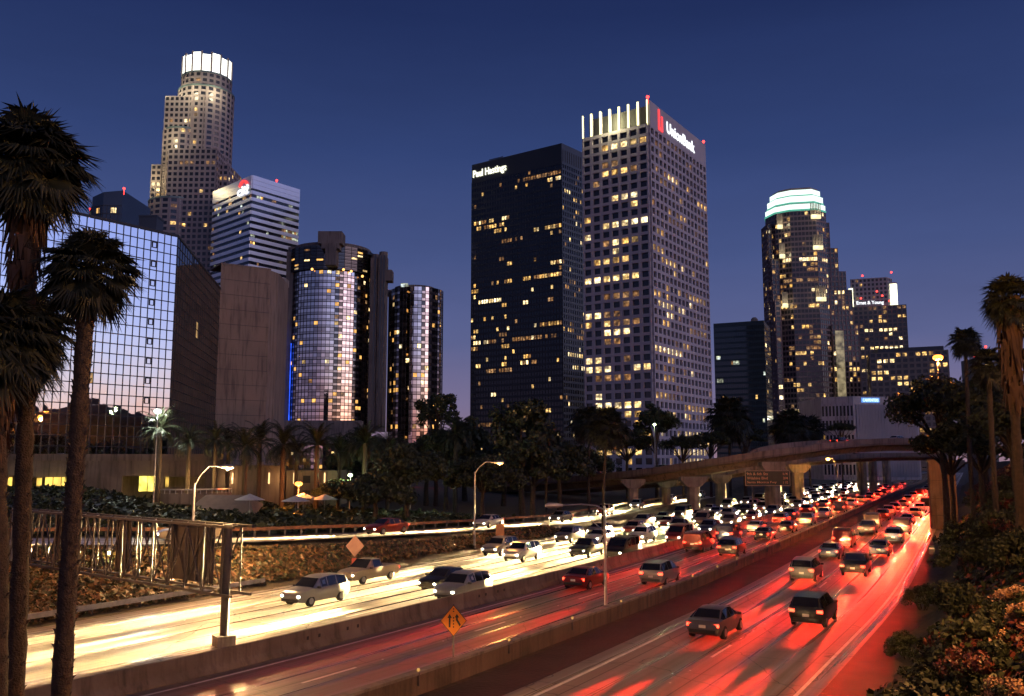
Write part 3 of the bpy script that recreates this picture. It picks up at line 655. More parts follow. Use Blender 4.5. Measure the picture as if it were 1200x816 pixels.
def roofkit(B, c, z, sz, m, n=5, seed=0):
    r_ = random.Random(seed)
    for i in range(n):
        mb = MB(); h = r_.uniform(1.5, 4)
        mb.box((c.x+r_.uniform(-.3,.3)*sz, c.y+r_.uniform(-.2,.3)*sz, z+h/2), (r_.uniform(.1,.25)*sz, r_.uniform(.1,.2)*sz, h)); mb.build('plant_room', m, B.root)
def beacon(B, p, r=.7, mat_=None):
    mb = MB(B.base); mb.ball(p, r); mb.beam((p[0], p[1], p[2]-3), p, .3); mb.build('beacon', mat_ or beacon_red, B.root)
def span_between(C, z, yoff=0): pass
# ---- white grid tower (pixel corner 758,118)
C, L_, R_ = corners((759, 118), (683, 137.5), (824.5, 170), 360)
B = Bld('office_tower', 'white precast grid office tower with lit fins and a red and white bank sign', (C.x, C.y, 0))
pre = M('white_precast', (.50,.45,.46), (.40,.36,.38), .05, .75, bump=.08, bscale=2)
cen = B.rel((L_+R_)/2); top = C.z; mb = MB(); body = quad_poly(B.rel(C), B.rel(L_), B.rel(R_)); capz = top-11
mb.prism([(p.x, p.y) for p in body], 2, capz)
fl = Face(B.rel(L_), B.rel(C), cen=cen); fr = Face(B.rel(C), B.rel(R_), cen=cen)
rows = 38
hotL = [(1,3,6,2),(1,2,3,1),(3,2,5,3),(8,5,6,1),(9,0,2,1),(10,2,6,2),(12,3,4,2),(13,3,4,2),(14,1,5,1),(16,0,6,2),(18,2,5,3),(20,2,4,3),(22,2,5,2),(23,2,4,3),(25,0,2,2),(26,5,7,2),(27,1,5,3),(30,1,6,2),(31,0,3,2),(31,4,6,1),(33,0,3,1),(35,1,6,1),(36,2,5,1)]
hotR = [(4,1,4,3),(5,2,6,1),(9,4,8,3),(11,1,4,1),(13,0,3,1),(14,2,6,1),(17,9,14,1),(18,0,4,1),(19,1,8,2),(20,9,14,3),(24,4,6,2),(29,0,3,1),(30,7,14,1),(33,5,13,2),(34,3,14,2),(35,4,13,2),(36,6,12,2),(37,2,14,2)]
grid_face(B, fl, mb, 3, capz, 7, rows, .30, .34, .9, litpat(rows, 7, .12, .2, hotL, 3)); grid_face(B, fr, mb, 3, capz, 15, rows, .34, .34, .9, litpat(rows, 15, .10, .34, hotR, 4))
mb.build('wall', pre, B.root); B.flush()
# crown: frame with recess on the left face, blind panel on the right
mb = MB(); ins = [p*.0+cen+(p-cen)*.9 for p in body]; mb.prism([(p.x, p.y) for p in ins], capz, top-.8); mb.build('crown_core', M('crown_recess', (.12,.12,.11), None, .1, .8), B.root)
mb = MB(); fr.box(mb, 0, fr.L, capz+.01, top, -.6, .9); mb.build('parapet_panel', pre, B.root)
mb = MB(); fl.box(mb, 0, fl.L, capz+.01, capz+.9, -.6, .8)
for k in range(8):
    u = fl.L*k/7; fl.box(mb, max(0, u-.45), min(fl.L, u+.45), capz+.9, top, -.5, .25)
mb.build('crown_fin', pre, B.root)
for k in range(8):
    u = fl.L*k/7; q = MB(); fl.box(q, max(.0, u-.42), min(fl.L, u+.42), capz+.2, top+.3, .32, .6); q.build('light_fin', EM('fin_light', (1,.92,.42), 3.0) if k == 0 else bpy.data.materials['fin_light'], B.root)
cc = B.rel(C); fr2 = fr
lamp_light(B.root, (cc+(B.rel(L_)-cc)*.5+fl.n*3+Vector((0,0,top-6))), 9000, (1,.9,.5), radius=3)
pt = fr.a+fr.t*(fr.L*.52)+fr.n*1.0; put_text('UnionBank', B.root, (pt.x, pt.y, top-6.2), (fr.n.x, fr.n.y), fr.L*.50, .25, white_lit, .008, 5.0)
q = MB(); u = fr.L*.2
for (a0, a1, z0_, z1_) in ((-2.6,-1.2,-3.4,4.4),(.6,1.9,-3.4,2.2),(-2.6,1.9,-4.6,-3.2)): fr.box(q, u+a0-2, u+a1-2, top-5.6+z0_, top-5.6+z1_, .95, 1.3)
q.build('logo', red_lit, B.root)
beacon(B, Vector((C.x, C.y, top+1.6))); beacon(B, Vector((R_.x, R_.y, top+1.6)))
roofkit(B, cen, top-.8, 30, concrete_dark, 3, 1)
# ---- dark slab tower left of it
C, L_, R_ = corners((657.5, 168), (553, 193.5), (688, 182), 560)
B = Bld('office_tower', 'black glass slab tower with glowing white letters at its top left corner', (C.x, C.y, 0))
blk = M('black_granite', (.030,.032,.038), (.02,.022,.026), .04, .35, .2); blk2 = M('dark_grey_mullion', (.075,.085,.10), (.05,.06,.07), .05, .4, .4)
cen = B.rel((L_+R_)/2); top = C.z; mb = MB(); body = quad_poly(B.rel(C), B.rel(L_), B.rel(R_)); mb.prism([(p.x, p.y) for p in body], 2, top)
fl = Face(B.rel(L_), B.rel(C), cen=cen); fr = Face(B.rel(C), B.rel(R_), cen=cen)
rows = 50; z1 = top-13
hot = [(9,9,14,1),(11,12,20,3),(14,10,14,3),(19,0,3,1),(28,1,7,2),(32,2,4,1),(33,8,16,3),(40,14,30,1),(41,8,26,3),(42,3,12,3),(46,0,12,2),(46,16,32,2),(47,0,30,1),(49,10,30,1)]
grid_face(B, fl, mb, 3, z1, 34, rows, .18, .38, .35, litpat(rows, 34, .07, .34, hot, 11)); mb.build('wall', blk, B.root)
mb = MB(); grid_face(B, fr, mb, 3, z1, 12, rows, .3, .36, .5, litpat(rows, 12, .09, .06, [(27,0,5,1),(28,6,12,3),(31,2,9,2),(33,4,12,2)], 12)); mb.build('side_wall', blk2, B.root)
mb = MB(); fr.box(mb, 0, fr.L, z1, top-.01, 0, .5); mb.build('side_parapet', blk2, B.root)
mb = MB()
for k in range(12): fr.box(mb, fr.L*(k+.35)/12, fr.L*(k+.65)/12, z1+1, z1+9, .5, .6)
mb.build('louvre', rubber, B.root)
B.flush()
pt = fl.a+fl.t*(fl.L*.215)+fl.n*.6; put_text('Paul Hastings', B.root, (pt.x, pt.y, top-8), (fl.n.x, fl.n.y), fl.L*.385, .3, EM('lit_letters_cream', (1,1,.75), 1.6), .012, 6.5)
mb = MB(); mb.beam(fl.a+fl.t*12+Vector((0,0,top+2.2))-fl.n*4, fl.a+fl.t*24+Vector((0,0,top+2.2))-fl.n*4, .5); mb.beam(fl.a+fl.t*18+Vector((0,0,top))-fl.n*4, fl.a+fl.t*18+Vector((0,0,top+2.2))-fl.n*4, .5); mb.build('roof_rig', steel_dark, B.root)
# ---- banded tower with arc logo
C, L_, R_ = corners((296, 205.5), (250.5, 225), (351, 222.5), 560)
B = Bld('office_tower', 'white and dark horizontally banded tower with red arc over white lower-case letters', (C.x, C.y, 0))
bandm = M('white_metal_band', (.80,.80,.84), (.72,.72,.77), .05, .3, .6)
cen = B.rel((L_+R_)/2); top = C.z; mb = MB(); body = quad_poly(B.rel(C), B.rel(L_), B.rel(R_)); mb.prism([(p.x, p.y) for p in body], 2, top-.5); mb.build('core', glass_dark, B.root)
fl = Face(B.rel(L_), B.rel(C), cen=cen); fr = Face(B.rel(C), B.rel(R_), cen=cen); rows = 40; fh = (top-16)/rows
for r in range(rows):
    q = MB(); z = 8+r*fh
    for f in (fl, fr): f.box(q, 0, f.L, z, z+fh*.52, 0, .5 if f is fl else .503)
    q.build('floor_band', bandm, B.root)
q = MB(); z = 8+rows*fh
for f in (fl, fr):
    for k in range(3): f.box(q, 0, f.L, z-.8+k*(top-z+.8)/3+.12, z-.8+(k+1)*(top-z+.8)/3, 0, .6 if f is fl else .603)
q.build('parapet', bandm, B.root)
rr = random.Random(5)
for f in (fl, fr):
    for r in range(rows):
        z = 8+r*fh+fh*.55; nC = 22
        for c in range(nC):
            hotb = (r in (33, 34) and c > 13 and f is fr) or (r == 38 and c in (2,3,4,9,10,17,18)) or (r in (20,) and 5 < c < 13)
            if hotb or rr.random() < .05: B.panes.append((f, f.L*c/nC+.1, f.L*(c+1)/nC-.1, z, z+fh*.4, rr.choice((4, 1, 4, 3)), (0, 0)))
B.flush()
pt = fl.a+fl.t*(fl.L*.80)+fl.n*1.0; put_text('citi', B.root, (pt.x, pt.y, top-8.2), (fl.n.x, fl.n.y), fl.L*.26, .3, white_lit, .02, 6.0)
q = MB(); N_ = 12
for k in range(N_):
    a0, a1 = math.pi*(.1+.8*k/N_), math.pi*(.1+.8*(k+1)/N_); u0 = fl.L*.81-math.cos(a0)*5; u1 = fl.L*.81-math.cos(a1)*5
    q.beam(fl.a+fl.t*u0+fl.n*1.1+Vector((0,0,top-6.5+math.sin(a0)*4.6)), fl.a+fl.t*u1+fl.n*1.1+Vector((0,0,top-6.5+math.sin(a1)*4.6)), 1.1)
q.build('logo_arc', red_lit, B.root); beacon(B, Vector(((C.x+R_.x)/2, (C.y+R_.y)/2, top+1.5)), .8)
# ---- round crowned tower
def ngon(c, r, n, a0=0): return [Vector((c[0]+r*math.cos(a0+2*math.pi*i/n), c[1]+r*math.sin(a0+2*math.pi*i/n), 0)) for i in range(n)]
d = 640; bc = at(236, 165, d); B = Bld('skyscraper', 'tallest tower, stepped and rounded pale stone with a brilliant white glass crown', (bc.x, bc.y, 0))
stone = M('pale_granite', (.34,.28,.27), (.25,.21,.21), .03, .7, bump=.05, bscale=1)
def px2m(v): return v*d/F
def zof(y): return at(240, y, d-20).z
def tier(B, poly, z0, z1, bay, fh, wm, mats=None, seed=0, p=.06, pier=.36, span=.4, dep=.4, name='tier', corn=True, lo=None, hot=None, cen=None):
    cen = cen or sum((Vector(q) for q in poly), Vector())/len(poly); mb = MB(); mb.prism([(q.x, q.y) for q in poly], z0, z1)
    rows = max(1, int((z1-max(z0, lo or z0))/fh)); zs = z1-rows*fh
    for i in range(len(poly)):
        a, b = poly[i], poly[(i+1) % len(poly)]; f = Face(a, b, cen=cen); m_ = (a+b)/2+V2(B.base)
        if f.n.dot(m_.normalized()) > .15: continue
        cols = max(1, round(f.L/bay)); grid_face(B, f, mb, zs, z1-.02, cols, rows, pier, span, dep, litpat(rows, cols, p, .04, hot or (), seed+i))
    o = mb.build(name, wm, B.root)
    if corn:
        q = MB(); q.prism([((q_-cen)*1.035+cen)[:2] for q_ in poly], z1-.6, z1+.7); q.build('cornice', M('green_metal_cornice', (.16,.22,.22), None, .2, .5, .4) if 'green_metal_cornice' not in bpy.data.materials else bpy.data.materials['green_metal_cornice'], o)
    return o
cx = px2m(3.5); lo = zof(330)
tier(B, ngon((cx, 0), px2m(29), 24, .13), 2, zof(82), 4.4, 4.1, stone, seed=20, p=.03, lo=lo)
tier(B, ngon((cx+px2m(2), -3), px2m(32), 24, .1), 2, zof(101), 4.4, 4.1, stone, seed=50, p=.06, lo=lo)
def rect(x0, x1, y0, y1): return [Vector((x0,y0,0)), Vector((x1,y0,0)), Vector((x1,y1,0)), Vector((x0,y1,0))]
tier(B, rect(px2m(-32), px2m(14), -22, 10), 2, zof(114), 3.6, 4.1, stone, seed=80, p=.10, corn=False, lo=lo)
tier(B, ngon((px2m(-14), -10), px2m(24.5), 20, .1), 2, zof(152), 4.0, 4.1, stone, seed=90, p=.24, lo=lo)
tier(B, rect(px2m(-20), px2m(36), -30, -4), 2, zof(180), 3.6, 4.1, stone, seed=120, p=.10, corn=False, lo=lo)
tier(B, rect(px2m(-44), px2m(46), -22, 8), 2, zof(194), 3.6, 4.1, stone, seed=130, p=.18, corn=False, lo=lo)
tier(B, ngon((px2m(-17), -14), px2m(31), 20, .1), 2, zof(237), 4.0, 4.1, stone, seed=150, p=.08, lo=lo)
B.flush()
hotm = EM('crown_glass_light', (1,1,.86), 2.6, .25, .12)
for k in range(16):
    P = ngon((cx, 0), px2m(28.5), 16, .1); a, b_ = P[k], P[(k+1) % 16]; f = Face(a, b_, cen=Vector((cx,0,0))); q = MB(); f.box(q, .5, f.L-.5, zof(81), zof(61)+1.5*(k % 2), -.8, .2); q.build('crown_panel', hotm, B.root)
q = MB(); q.prism([p[:2] for p in ngon((cx,0), px2m(26), 24)], zof(82), zof(64)); q.build('crown_core', concrete, B.root)
q = MB()
for k in range(16): P = ngon((cx,0), px2m(29), 16, .1)[k]; q.beam((P.x, P.y, zof(82)), (P.x, P.y, zof(58)), 1.1)
q.build('crown_mullion', stone, B.root)
for k in range(3): # flood lights that wash the tower below its crown
    a = -math.pi/2+(-.9, -.1, .7)[k]; lamp_light(B.root, (cx+math.cos(a)*px2m(44), math.sin(a)*px2m(44)-6, zof(108)), 9000, (1,.88,.55), radius=3)
lamp_light(B.root, (px2m(-46), -34, zof(212)), 9000, (1,.8,.4), radius=3); lamp_light(B.root, (px2m(-24), -40, zof(165)), 12000, (1,.85,.5), radius=3)
# ---- small dark round-topped tower at the far left
d = 420; bc = at(136, 245, d); B = Bld('office_tower', 'small dark glass tower with a sloping curved roof behind the mirrored block', (bc.x, bc.y, 0))
poly = [Vector((px2m(-29),8,0)), Vector((px2m(-24),-6,0)), Vector((px2m(-12),-14,0)), Vector((px2m(4),-17,0)), Vector((px2m(25),-16,0)), Vector((px2m(27),14,0))]
def zo(x, y): return at(x, y, d).z
mb = MB(); mb.prism([p[:2] for p in poly], 2, [zo(107,250), zo(112,246), zo(124,241), zo(140,237.5), zo(162,235), zo(162,235)]); mb.build('glass_wall', M('blue_curtain_glass', (.03,.04,.06), None, .1, .08, spec=.8), B.root)
mb = MB()
for i in range(4):
    f = Face(poly[i], poly[i+1], cen=Vector((0,0,0)))
    for c in range(5): f.box(mb, f.L*c/5, f.L*c/5+.2, 2, zo(115,252), 0, .2)
    for r in range(8): f.box(mb, 0, f.L, zo(115,252)-r*4-.2, zo(115,252)-r*4, 0, .25)
    B.panes.append((f, f.L*.4, f.L*.7, zo(115,252)-3.6, zo(115,252)-1.2, (3,4,1,2)[i], (0,0)))
mb.build('mullion', steel_dark, B.root); B.flush()
beacon(B, Vector((bc.x+px2m(25), bc.y-15, zo(162,232))), .6); beacon(B, Vector((bc.x+px2m(-24), bc.y-6, zo(112,249))), .5)
bc2 = at(166, 480, 400); B = Bld('office_block', 'tiny dark block between the curved dark tower and the tallest tower', (bc2.x, bc2.y, 0))
mb = MB(); mb.box((0,0,at(166,257,400).z/2), (8, 8, at(166,257,400).z)); mb.build('wall', blk2, B.root); q = MB(); q.box((0,0,at(166,256,400).z), (8.6,8.6,.8)); q.build('parapet', blk2, B.root)
# ---- teal glass block
C, L_, R_ = corners((895, 375.5), (836, 379.5), (902, 384), 520)
B = Bld('office_block', 'dark teal glass block between the white grid tower and the lit-crowned tower', (C.x, C.y, 0))
cen = B.rel((L_+R_)/2); top = C.z; mb = MB(); body = quad_poly(B.rel(C), B.rel(L_), B.rel(R_)); mb.prism([(p.x, p.y) for p in body], 2, top)
fl = Face(B.rel(L_), B.rel(C), cen=cen); fr = Face(B.rel(C), B.rel(R_), cen=cen); teal = M('teal_spandrel', (.035,.06,.065), (.02,.04,.045), .06, .3, .3)
grid_face(B, fl, mb, 3, top-2, 24, 25, .09, .36, .12, litpat(25, 24, .025, .03, [(5,1,3,3),(6,8,12,3),(9,1,4,2),(12,2,4,3)], 31, .5)); grid_face(B, fr, mb, 3, top-2, 10, 25, .09, .36, .12, litpat(25, 10, .02, 0, [], 32))
mb.build('wall', teal, B.root); B.flush([glass_teal]+lit); mb = MB(B.base); p = at(884, 374, 525); mb.ball((p.x, p.y, top+.5), 2.2, 0, 10); mb.build('roof_dome', concrete_dark, B.root)
# ---- tower with bright stepped crown
d = 690; bc = at(944, 290, d); B = Bld('skyscraper', 'stepped dark tower with a three-banded blazing white and green crown', (bc.x, bc.y, 0))
rib = M('reddish_stone_rib', (.22,.15,.15), (.16,.115,.12), .04, .6, .1)
def zof(y): return at(940, y, d-18).z
def sh(x): return px2m(x-944)
core = [Vector((sh(899), 4, 0)), Vector((sh(904), -10, 0)), Vector((sh(918), -18, 0)), Vector((sh(946), -22, 0)), Vector((sh(962), -14, 0)), Vector((sh(968), 8, 0)), Vector((sh(950), 28, 0)), Vector((sh(910), 26, 0))]
tier(B, core, 2, zof(248), 2.6, 4.0, rib, seed=200, p=.10, pier=.16, span=.34, dep=.3, corn=False, hot=[(9,2,12,2),(13,2,8,3),(18,4,11,1),(26,3,9,3),(38,0,12,2)])
steps = [(896.5,930,-6,10,258),(897,914,-12,0,302),(897.5,912,-16,-6,352)]
for i, (x0, x1, y0, y1, yt) in enumerate(steps): tier(B, rect(sh(x0), sh(x1-8), y0, y1), 2, zof(yt), 3.0, 4.0, rib, seed=220+i*4, p=.14, pier=.34, span=.3, dep=.5, corn=False)
for i, (x0, x1, y0, y1, yt) in enumerate([(940,973.5,0,14,254),(948,980,-4,10,286),(955,986,-8,6,315),(960,990,-12,2,338),(963,993.5,-15,-4,380)]): tier(B, rect(sh(x0), sh(x1), y0, y1), 2, zof(yt), 3.0, 4.0, rib, seed=240+i*4, p=.17, pier=.34, span=.3, dep=.5, corn=False, hot=[(30,0,5,2),(36,0,6,1)])
B.flush()
crown = EM('crown_light', (.80,1,.88), 1.5); crown2 = EM('crown_light_green', (.12,.6,.42), .7)
for k, (s, y0, y1) in enumerate(((1.0, 246, 240), (.93, 237, 230), (.84, 228, 222))):
    P = [Vector((sh(935),0,0))+(p-Vector((sh(935),0,0)))*s for p in core]; q = MB(); q.prism([p[:2] for p in P], zof(y0), zof(y1)); o = q.build('crown_band', crown, B.root)
    P2 = [Vector((sh(935),0,0))+(p-Vector((sh(935),0,0)))*(s*1.03) for p in core]; q = MB(); q.prism([p[:2] for p in P2], zof(y0)-1.0, zof(y0)-.05); q.build('crown_ledge', crown2, o)
    q = MB(); P3 = [Vector((sh(935),0,0))+(p-Vector((sh(935),0,0)))*(s*.9) for p in core]; q.prism([p[:2] for p in P3], zof(y1)-.1, zof(y1-3)); q.build('crown_roof', rib, o)
q = MB(); q.beam((sh(934), 0, zof(223)), (sh(934), 0, zof(217)), 1.0); q.build('mast', steel, B.root); q = MB(); q.ball((sh(934), 0, zof(219)), 1.6); q.build('beacon', EM('warm_beacon', (1,.75,.6), 4), B.root)
for (x, y, wd, yy) in ((946,256,11,-22.6),(907,265,6,-15.5),(947,292,11,-22.6),(908,300,6,-16.5),(948,352,11,-22.6),(909,358,6,-17.2)):
    q = MB(); q.box((sh(x), yy, zof(y)), (px2m(wd), 1.6, 3.0)); q.build('niche_light', EM('niche_glow', (1,.85,.45), 1.2) if 'niche_glow' not in bpy.data.materials else bpy.data.materials['niche_glow'], B.root)
    q = MB()
    for k in range(7): q.box((sh(x)+px2m(wd)*(k/6-.5), yy+.3, zof(y)+6), (.5, .8, 9))
    q.build('niche_fin', concrete, B.root); lamp_light(B.root, (sh(x), yy-5, zof(y)+2), 2000 if wd > 8 else 1500, (1,.85,.5), radius=2)
q = MB()
for k in range(6): q.box((sh(966), -24.5, zof(400+k*22)), (px2m(9), 1.2, 14))
q.build('stair_light', EM('stair_glow', (1,.8,.45), .22, .7, .25), B.root)
for x, y in ((932,490),(942,489),(918,489)):
    q = MB(); q.ball((sh(x), -30, zof(y)), 1.4); q.build('flood_lamp', EM('flood', (1,1,.75), 18) if 'flood' not in bpy.data.materials else bpy.data.materials['flood'], B.root)
# ---- shouldered tower
d = 800; bc = at(1026, 380, d); B = Bld('office_tower', 'distant brown grid tower with two glowing curved shoulders and a lit roof sign', (bc.x, bc.y, 0))
brown = M('brown_stone', (.20,.16,.15), (.14,.115,.11), .04, .7); grey = M('grey_stone', (.36,.33,.34), (.28,.26,.27), .04, .7)
def zof(y): return at(1026, y, d).z
def sh(x): return px2m(x-1026)
tier(B, [Vector((sh(990.5),2,0)), Vector((sh(1055.5),-14,0)), Vector((sh(1062),6,0)), Vector((sh(1000),26,0))], 2, zof(360), 3.9, 4.0, brown, seed=300, p=.2, pier=.34, span=.36, corn=False, hot=[(3,5,9,1),(5,4,11,2),(9,2,12,2),(11,1,9,1),(14,3,9,2)])
tier(B, [Vector((sh(1002),6,0)), Vector((sh(1040),-4,0)), Vector((sh(1050),4,0)), Vector((sh(1010),22,0))], zof(361), zof(326), 3.4, 4.0, grey, seed=320, p=.08, pier=.4, span=.4, corn=False)
B.flush(); glow = EM('shoulder_glow', (1,.97,.66), 2.2, .3, .15)
q = MB(); q.prism([p[:2] for p in ngon((sh(1049), 2), px2m(5.5), 14)], zof(358), zof(333)); q.build('lit_shoulder', glow, B.root); q = MB(); q.prism([p[:2] for p in ngon((sh(1001.5), 6), px2m(2.6), 10)], zof(360), zof(337)); q.build('lit_shoulder', glow, B.root)
q = MB(); q.prism([p[:2] for p in ngon((sh(1049), 2), px2m(6), 14)], zof(333), zof(331.5)); q.build('shoulder_rim', grey, B.root)
put_text('Ernst & Young', B.root, (sh(1014.5), -12, zof(358)), (-.2,-1), px2m(30), .4, white_lit, .01, 4.0)
for x, y in ((1040,323),(1006,327),(1022,345),(1028,350),(1003,353),(1036,356)):
    q = MB(); q.ball((sh(x), -14, zof(y)), .9); q.build('beacon', beacon_red, B.root)
# ---- low lit block at right
d = 620; bc = at(1060, 440, d); B = Bld('office_block', 'lower wide tan office block with its top floor lit, left of the big right-hand tree', (bc.x, bc.y, 0))
tan = M('tan_stone', (.26,.215,.18), (.19,.16,.14), .04, .75)
def zof(y): return at(1060, y, d).z
def sh(x): return px2m(x-1060)
tier(B, [Vector((sh(1020),0,0)), Vector((sh(1096),-20,0)), Vector((sh(1120),24,0)), Vector((sh(1040),34,0))], 2, zof(414), 4.2, 4.0, tan, seed=340, p=.12, pier=.34, span=.4, corn=False, hot=[(0,3,10,1),(3,0,3,2),(5,4,7,1),(6,5,9,1)])
q = MB(); q.prism([(sh(1030),0),(sh(1094),-17),(sh(1104),20),(sh(1040),28)], zof(414)+.02, zof(409)); q.build('roof_plant', blk2, B.root); B.flush()
# ---- low block with blue sign
C, L_, R_ = corners((999.5, 464.5), (961, 466), (1045.5, 470), 330)
B = Bld('office_block', 'low pale concrete block with a small blue-lit sign, just above the viaduct', (C.x, C.y, 0))
cen = B.rel((L_+R_)/2)+Vector((0,8,0)); top = C.z; mb = MB()
lx, rx = B.rel(L_), B.rel(R_); lx = Vector((lx.x, 6, 0)); rx = Vector((rx.x, 4, 0)); mb.prism([(0,0),(rx.x,rx.y),(rx.x-3,30),(lx.x,32),(lx.x,lx.y)], 2, top)
fl = Face(lx, Vector((0,0,0)), cen=Vector((0,15,0))); fr = Face(Vector((0,0,0)), rx, cen=Vector((0,15,0)))
mb.build('wall', M('pale_concrete', (.46,.42,.43), (.36,.33,.34), .1, .8), B.root)
mb = MB(); grid_face(B, fl, mb, 3, top-2.6, 9, 5, .4, .3, .3, litpat(5, 9, .03, 0, [], 41)); mb.build('grid', bpy.data.materials['pale_concrete'], B.root); B.flush()
q = MB(); fr.box(q, .8, fr.L-.6, 3, top-3.0, .02, .2)
for k in range(22): fr.box(q, .9+(fr.L-1.6)*k/22, .9+(fr.L-1.6)*k/22+.3, 3, top-3.1, .2, .32)
q.build('ribbed_panel', M('ribbed_cladding', (.25,.24,.28), None, .1, .6), B.root)
q = MB(); fr.box(q, 3.2, 10.4, top-2.3, top-.5, .02, .2); o = q.build('sign_box', EM('sign_blue', (.1,.35,1), .9), B.root)
pt = fr.a+fr.t*6.8+fr.n*.3; put_text('CARPENTERS', B.root, (pt.x, pt.y, top-1.4), (fr.n.x, fr.n.y), 6.2, .05, EM('lit_letters_cyan', (.6,.95,1), 1.8), .01, 1.1)
# ---- little far block right
bc = at(1146, 480, 420); B = Bld('office_block', 'small dark block with red beacons between the two right-hand palms', (bc.x, bc.y, 0)); zt_ = at(1146, 422, 420).z
mb = MB(); mb.box((0,0,zt_/2), (7,12,zt_)); mb.build('wall', blk2, B.root); mb = MB(); mb.box((5,2,(zt_+5)/2), (4.5,8,zt_+5)); mb.build('stair_tower', blk2, B.root)
mb = MB(); mb.ball((4.5,-2,zt_+6), .6); mb.build('beacon', beacon_red, B.root); mb = MB(); mb.ball((-3,-6,zt_+1), .5); mb.build('beacon', beacon_red, B.root)
# ---- mirrored glass block, left
C = at(208, 278, 140); L_ = onz(55, 243.5, C.z); R_ = onz(262.5, 345, C.z)
L2 = C+(L_-C)*2.1; top = C.z; zb_ = at(205, 536, 140).z
B = Bld('office_building', 'mirrored glass office block reflecting the dusk sky, on a concrete podium at left', (C.x, C.y, 0))
bronze = M('black_mullion', (.012,.011,.012), None, 1, .4, .3)
def mirror(name, c, rough=.015, c2=None):
    m, t, b = newmat(name); b.inputs['Metallic'].default_value = 1; b.inputs['Base Color'].default_value = (*c, 1); b.inputs['Roughness'].default_value = rough
    co = t.nodes.new('ShaderNodeTexCoord'); n = t.nodes.new('ShaderNodeTexNoise'); n.inputs['Scale'].default_value = .35; n.inputs['Detail'].default_value = 2; t.links.new(co.outputs['Object'], n.inputs[0])
    bp = t.nodes.new('ShaderNodeBump'); bp.inputs['Strength'].default_value = .12; bp.inputs['Distance'].default_value = .05; t.links.new(n.outputs[0], bp.inputs['Height']); t.links.new(bp.outputs[0], b.inputs['Normal'])
    return m
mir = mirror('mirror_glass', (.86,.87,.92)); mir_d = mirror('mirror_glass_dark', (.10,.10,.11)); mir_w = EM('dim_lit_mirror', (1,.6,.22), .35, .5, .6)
back_ = C+(R_-C)+(L2-C)*.9
cen = B.rel((L2+R_)/2); poly = [B.rel(C), B.rel(R_), B.rel(back_), B.rel(L2)]
mb = MB(); mb.prism([((p-cen)*.997+cen)[:2] for p in poly], zb_, top-.3); mb.build('core', bronze, B.root)
fl = Face(B.rel(L2), B.rel(C), cen=cen); fr = Face(B.rel(C), B.rel(R_), cen=cen)
mb = MB(); rr = random.Random(9)
for f, cols in ((fl, 38), (fr, 24)):
    rows = 23; bw = f.L/cols; fh = (top-zb_)/rows
    for c in range(cols+1): f.box(mb, max(0, c*bw-.06), min(f.L, c*bw+.06), zb_, top, 0, .14)
    for r in range(rows+1): f.box(mb, 0, f.L, max(zb_, zb_+r*fh-.07), min(top, zb_+r*fh+.07), 0, .13)
    for r in range(rows):
        for c in range(cols):
            tl = (rr.gauss(0, .0022), rr.gauss(0, .0022)) if f is fl else (rr.gauss(0, .004), rr.gauss(0, .004))
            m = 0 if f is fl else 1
            if f is fr and (r, c) in ((14,9),(15,9),(3,20),(4,21)): m = 2
            if f is fl and rr.random() < .004: m = 2
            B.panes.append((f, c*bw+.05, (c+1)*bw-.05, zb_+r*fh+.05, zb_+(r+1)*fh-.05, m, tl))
    if f is fl:   # opened hopper lights in one column
        for r in range(1, rows, 2):
            c = cols-4; q = MB(); f.box(q, c*bw+.2, (c+1)*bw-.1, zb_+r*fh+.5, zb_+r*fh+.6, .14, .2); f.box(q, c*bw+.2, (c+1)*bw-.1, zb_+(r+1)*fh-.2, zb_+(r+1)*fh-.08, .14, .2); f.box(q, c*bw+.2, c*bw+.3, zb_+r*fh+.5, zb_+(r+1)*fh-.1, .14, .21); f.box(q, (c+1)*bw-.2, (c+1)*bw-.1, zb_+r*fh+.5, zb_+(r+1)*fh-.1, .14, .21)
            q.build('hopper_frame', bronze, B.root)
mb.build('mullion', bronze, B.root); B.flush([mir, mir_d, mir_w], pname='glass_pane')
q = MB()
for f in (fl, fr): f.box(q, 0, f.L, top+.005, top+.35, -.4, .2)
q.build('roof_edge', bronze, B.root)
# concrete podium with lit openings and a curved balcony
pod = M('podium_concrete', (.15,.12,.095), (.075,.06,.05), .25, .85, bump=.2, bscale=3)
def wall_px(x0, x1, yt, yb, d0, d1, th, mat_, name, parent):
    a = at(x0, yt, d0); b_ = at(x1, yt, d1); zlo = min(at(x0, yb, d0).z, a.z-.3); f = Face(B.rel(a), B.rel(b_), cen=B.rel((a+b_)/2)+Vector((0,10,0))); q = MB(); f.box(q, 0, f.L, zlo, a.z, -th, 0); return q.build(name, mat_, parent), f
f0 = 118; zlow = 2.5
a = at(-120, 540, f0); e = at(262, 540, f0+8)
zt1 = at(100, 540, f0).z; F0 = Face(B.rel(a), B.rel(e), cen=B.rel((a+e)/2)+Vector((0,10,0)))
def u_of(x): # where pixel column x meets the podium face
    lo_, hi_ = 0, F0.L
    for _ in range(40):
        mid = (lo_+hi_)/2; p = F0.a+F0.t*mid+V2(B.base); 
        if project((p.x, p.y, 6))[0] < x: lo_ = mid
        else: hi_ = mid
    return lo_
def zy(y, d=f0): return at(150, y, d).z
open_ = [(34, 82, 560, 577, 3), (143, 184, 559, 606, 0), (192, 240, 560, 573, 0), (-90, 20, 558, 578, 3)]
q = MB(); xs = [u_of(-120)]; 
segs = sorted([(u_of(o[0]), u_of(o[1]), zy(o[2]), zy(o[3])) for o in open_]); u = 0
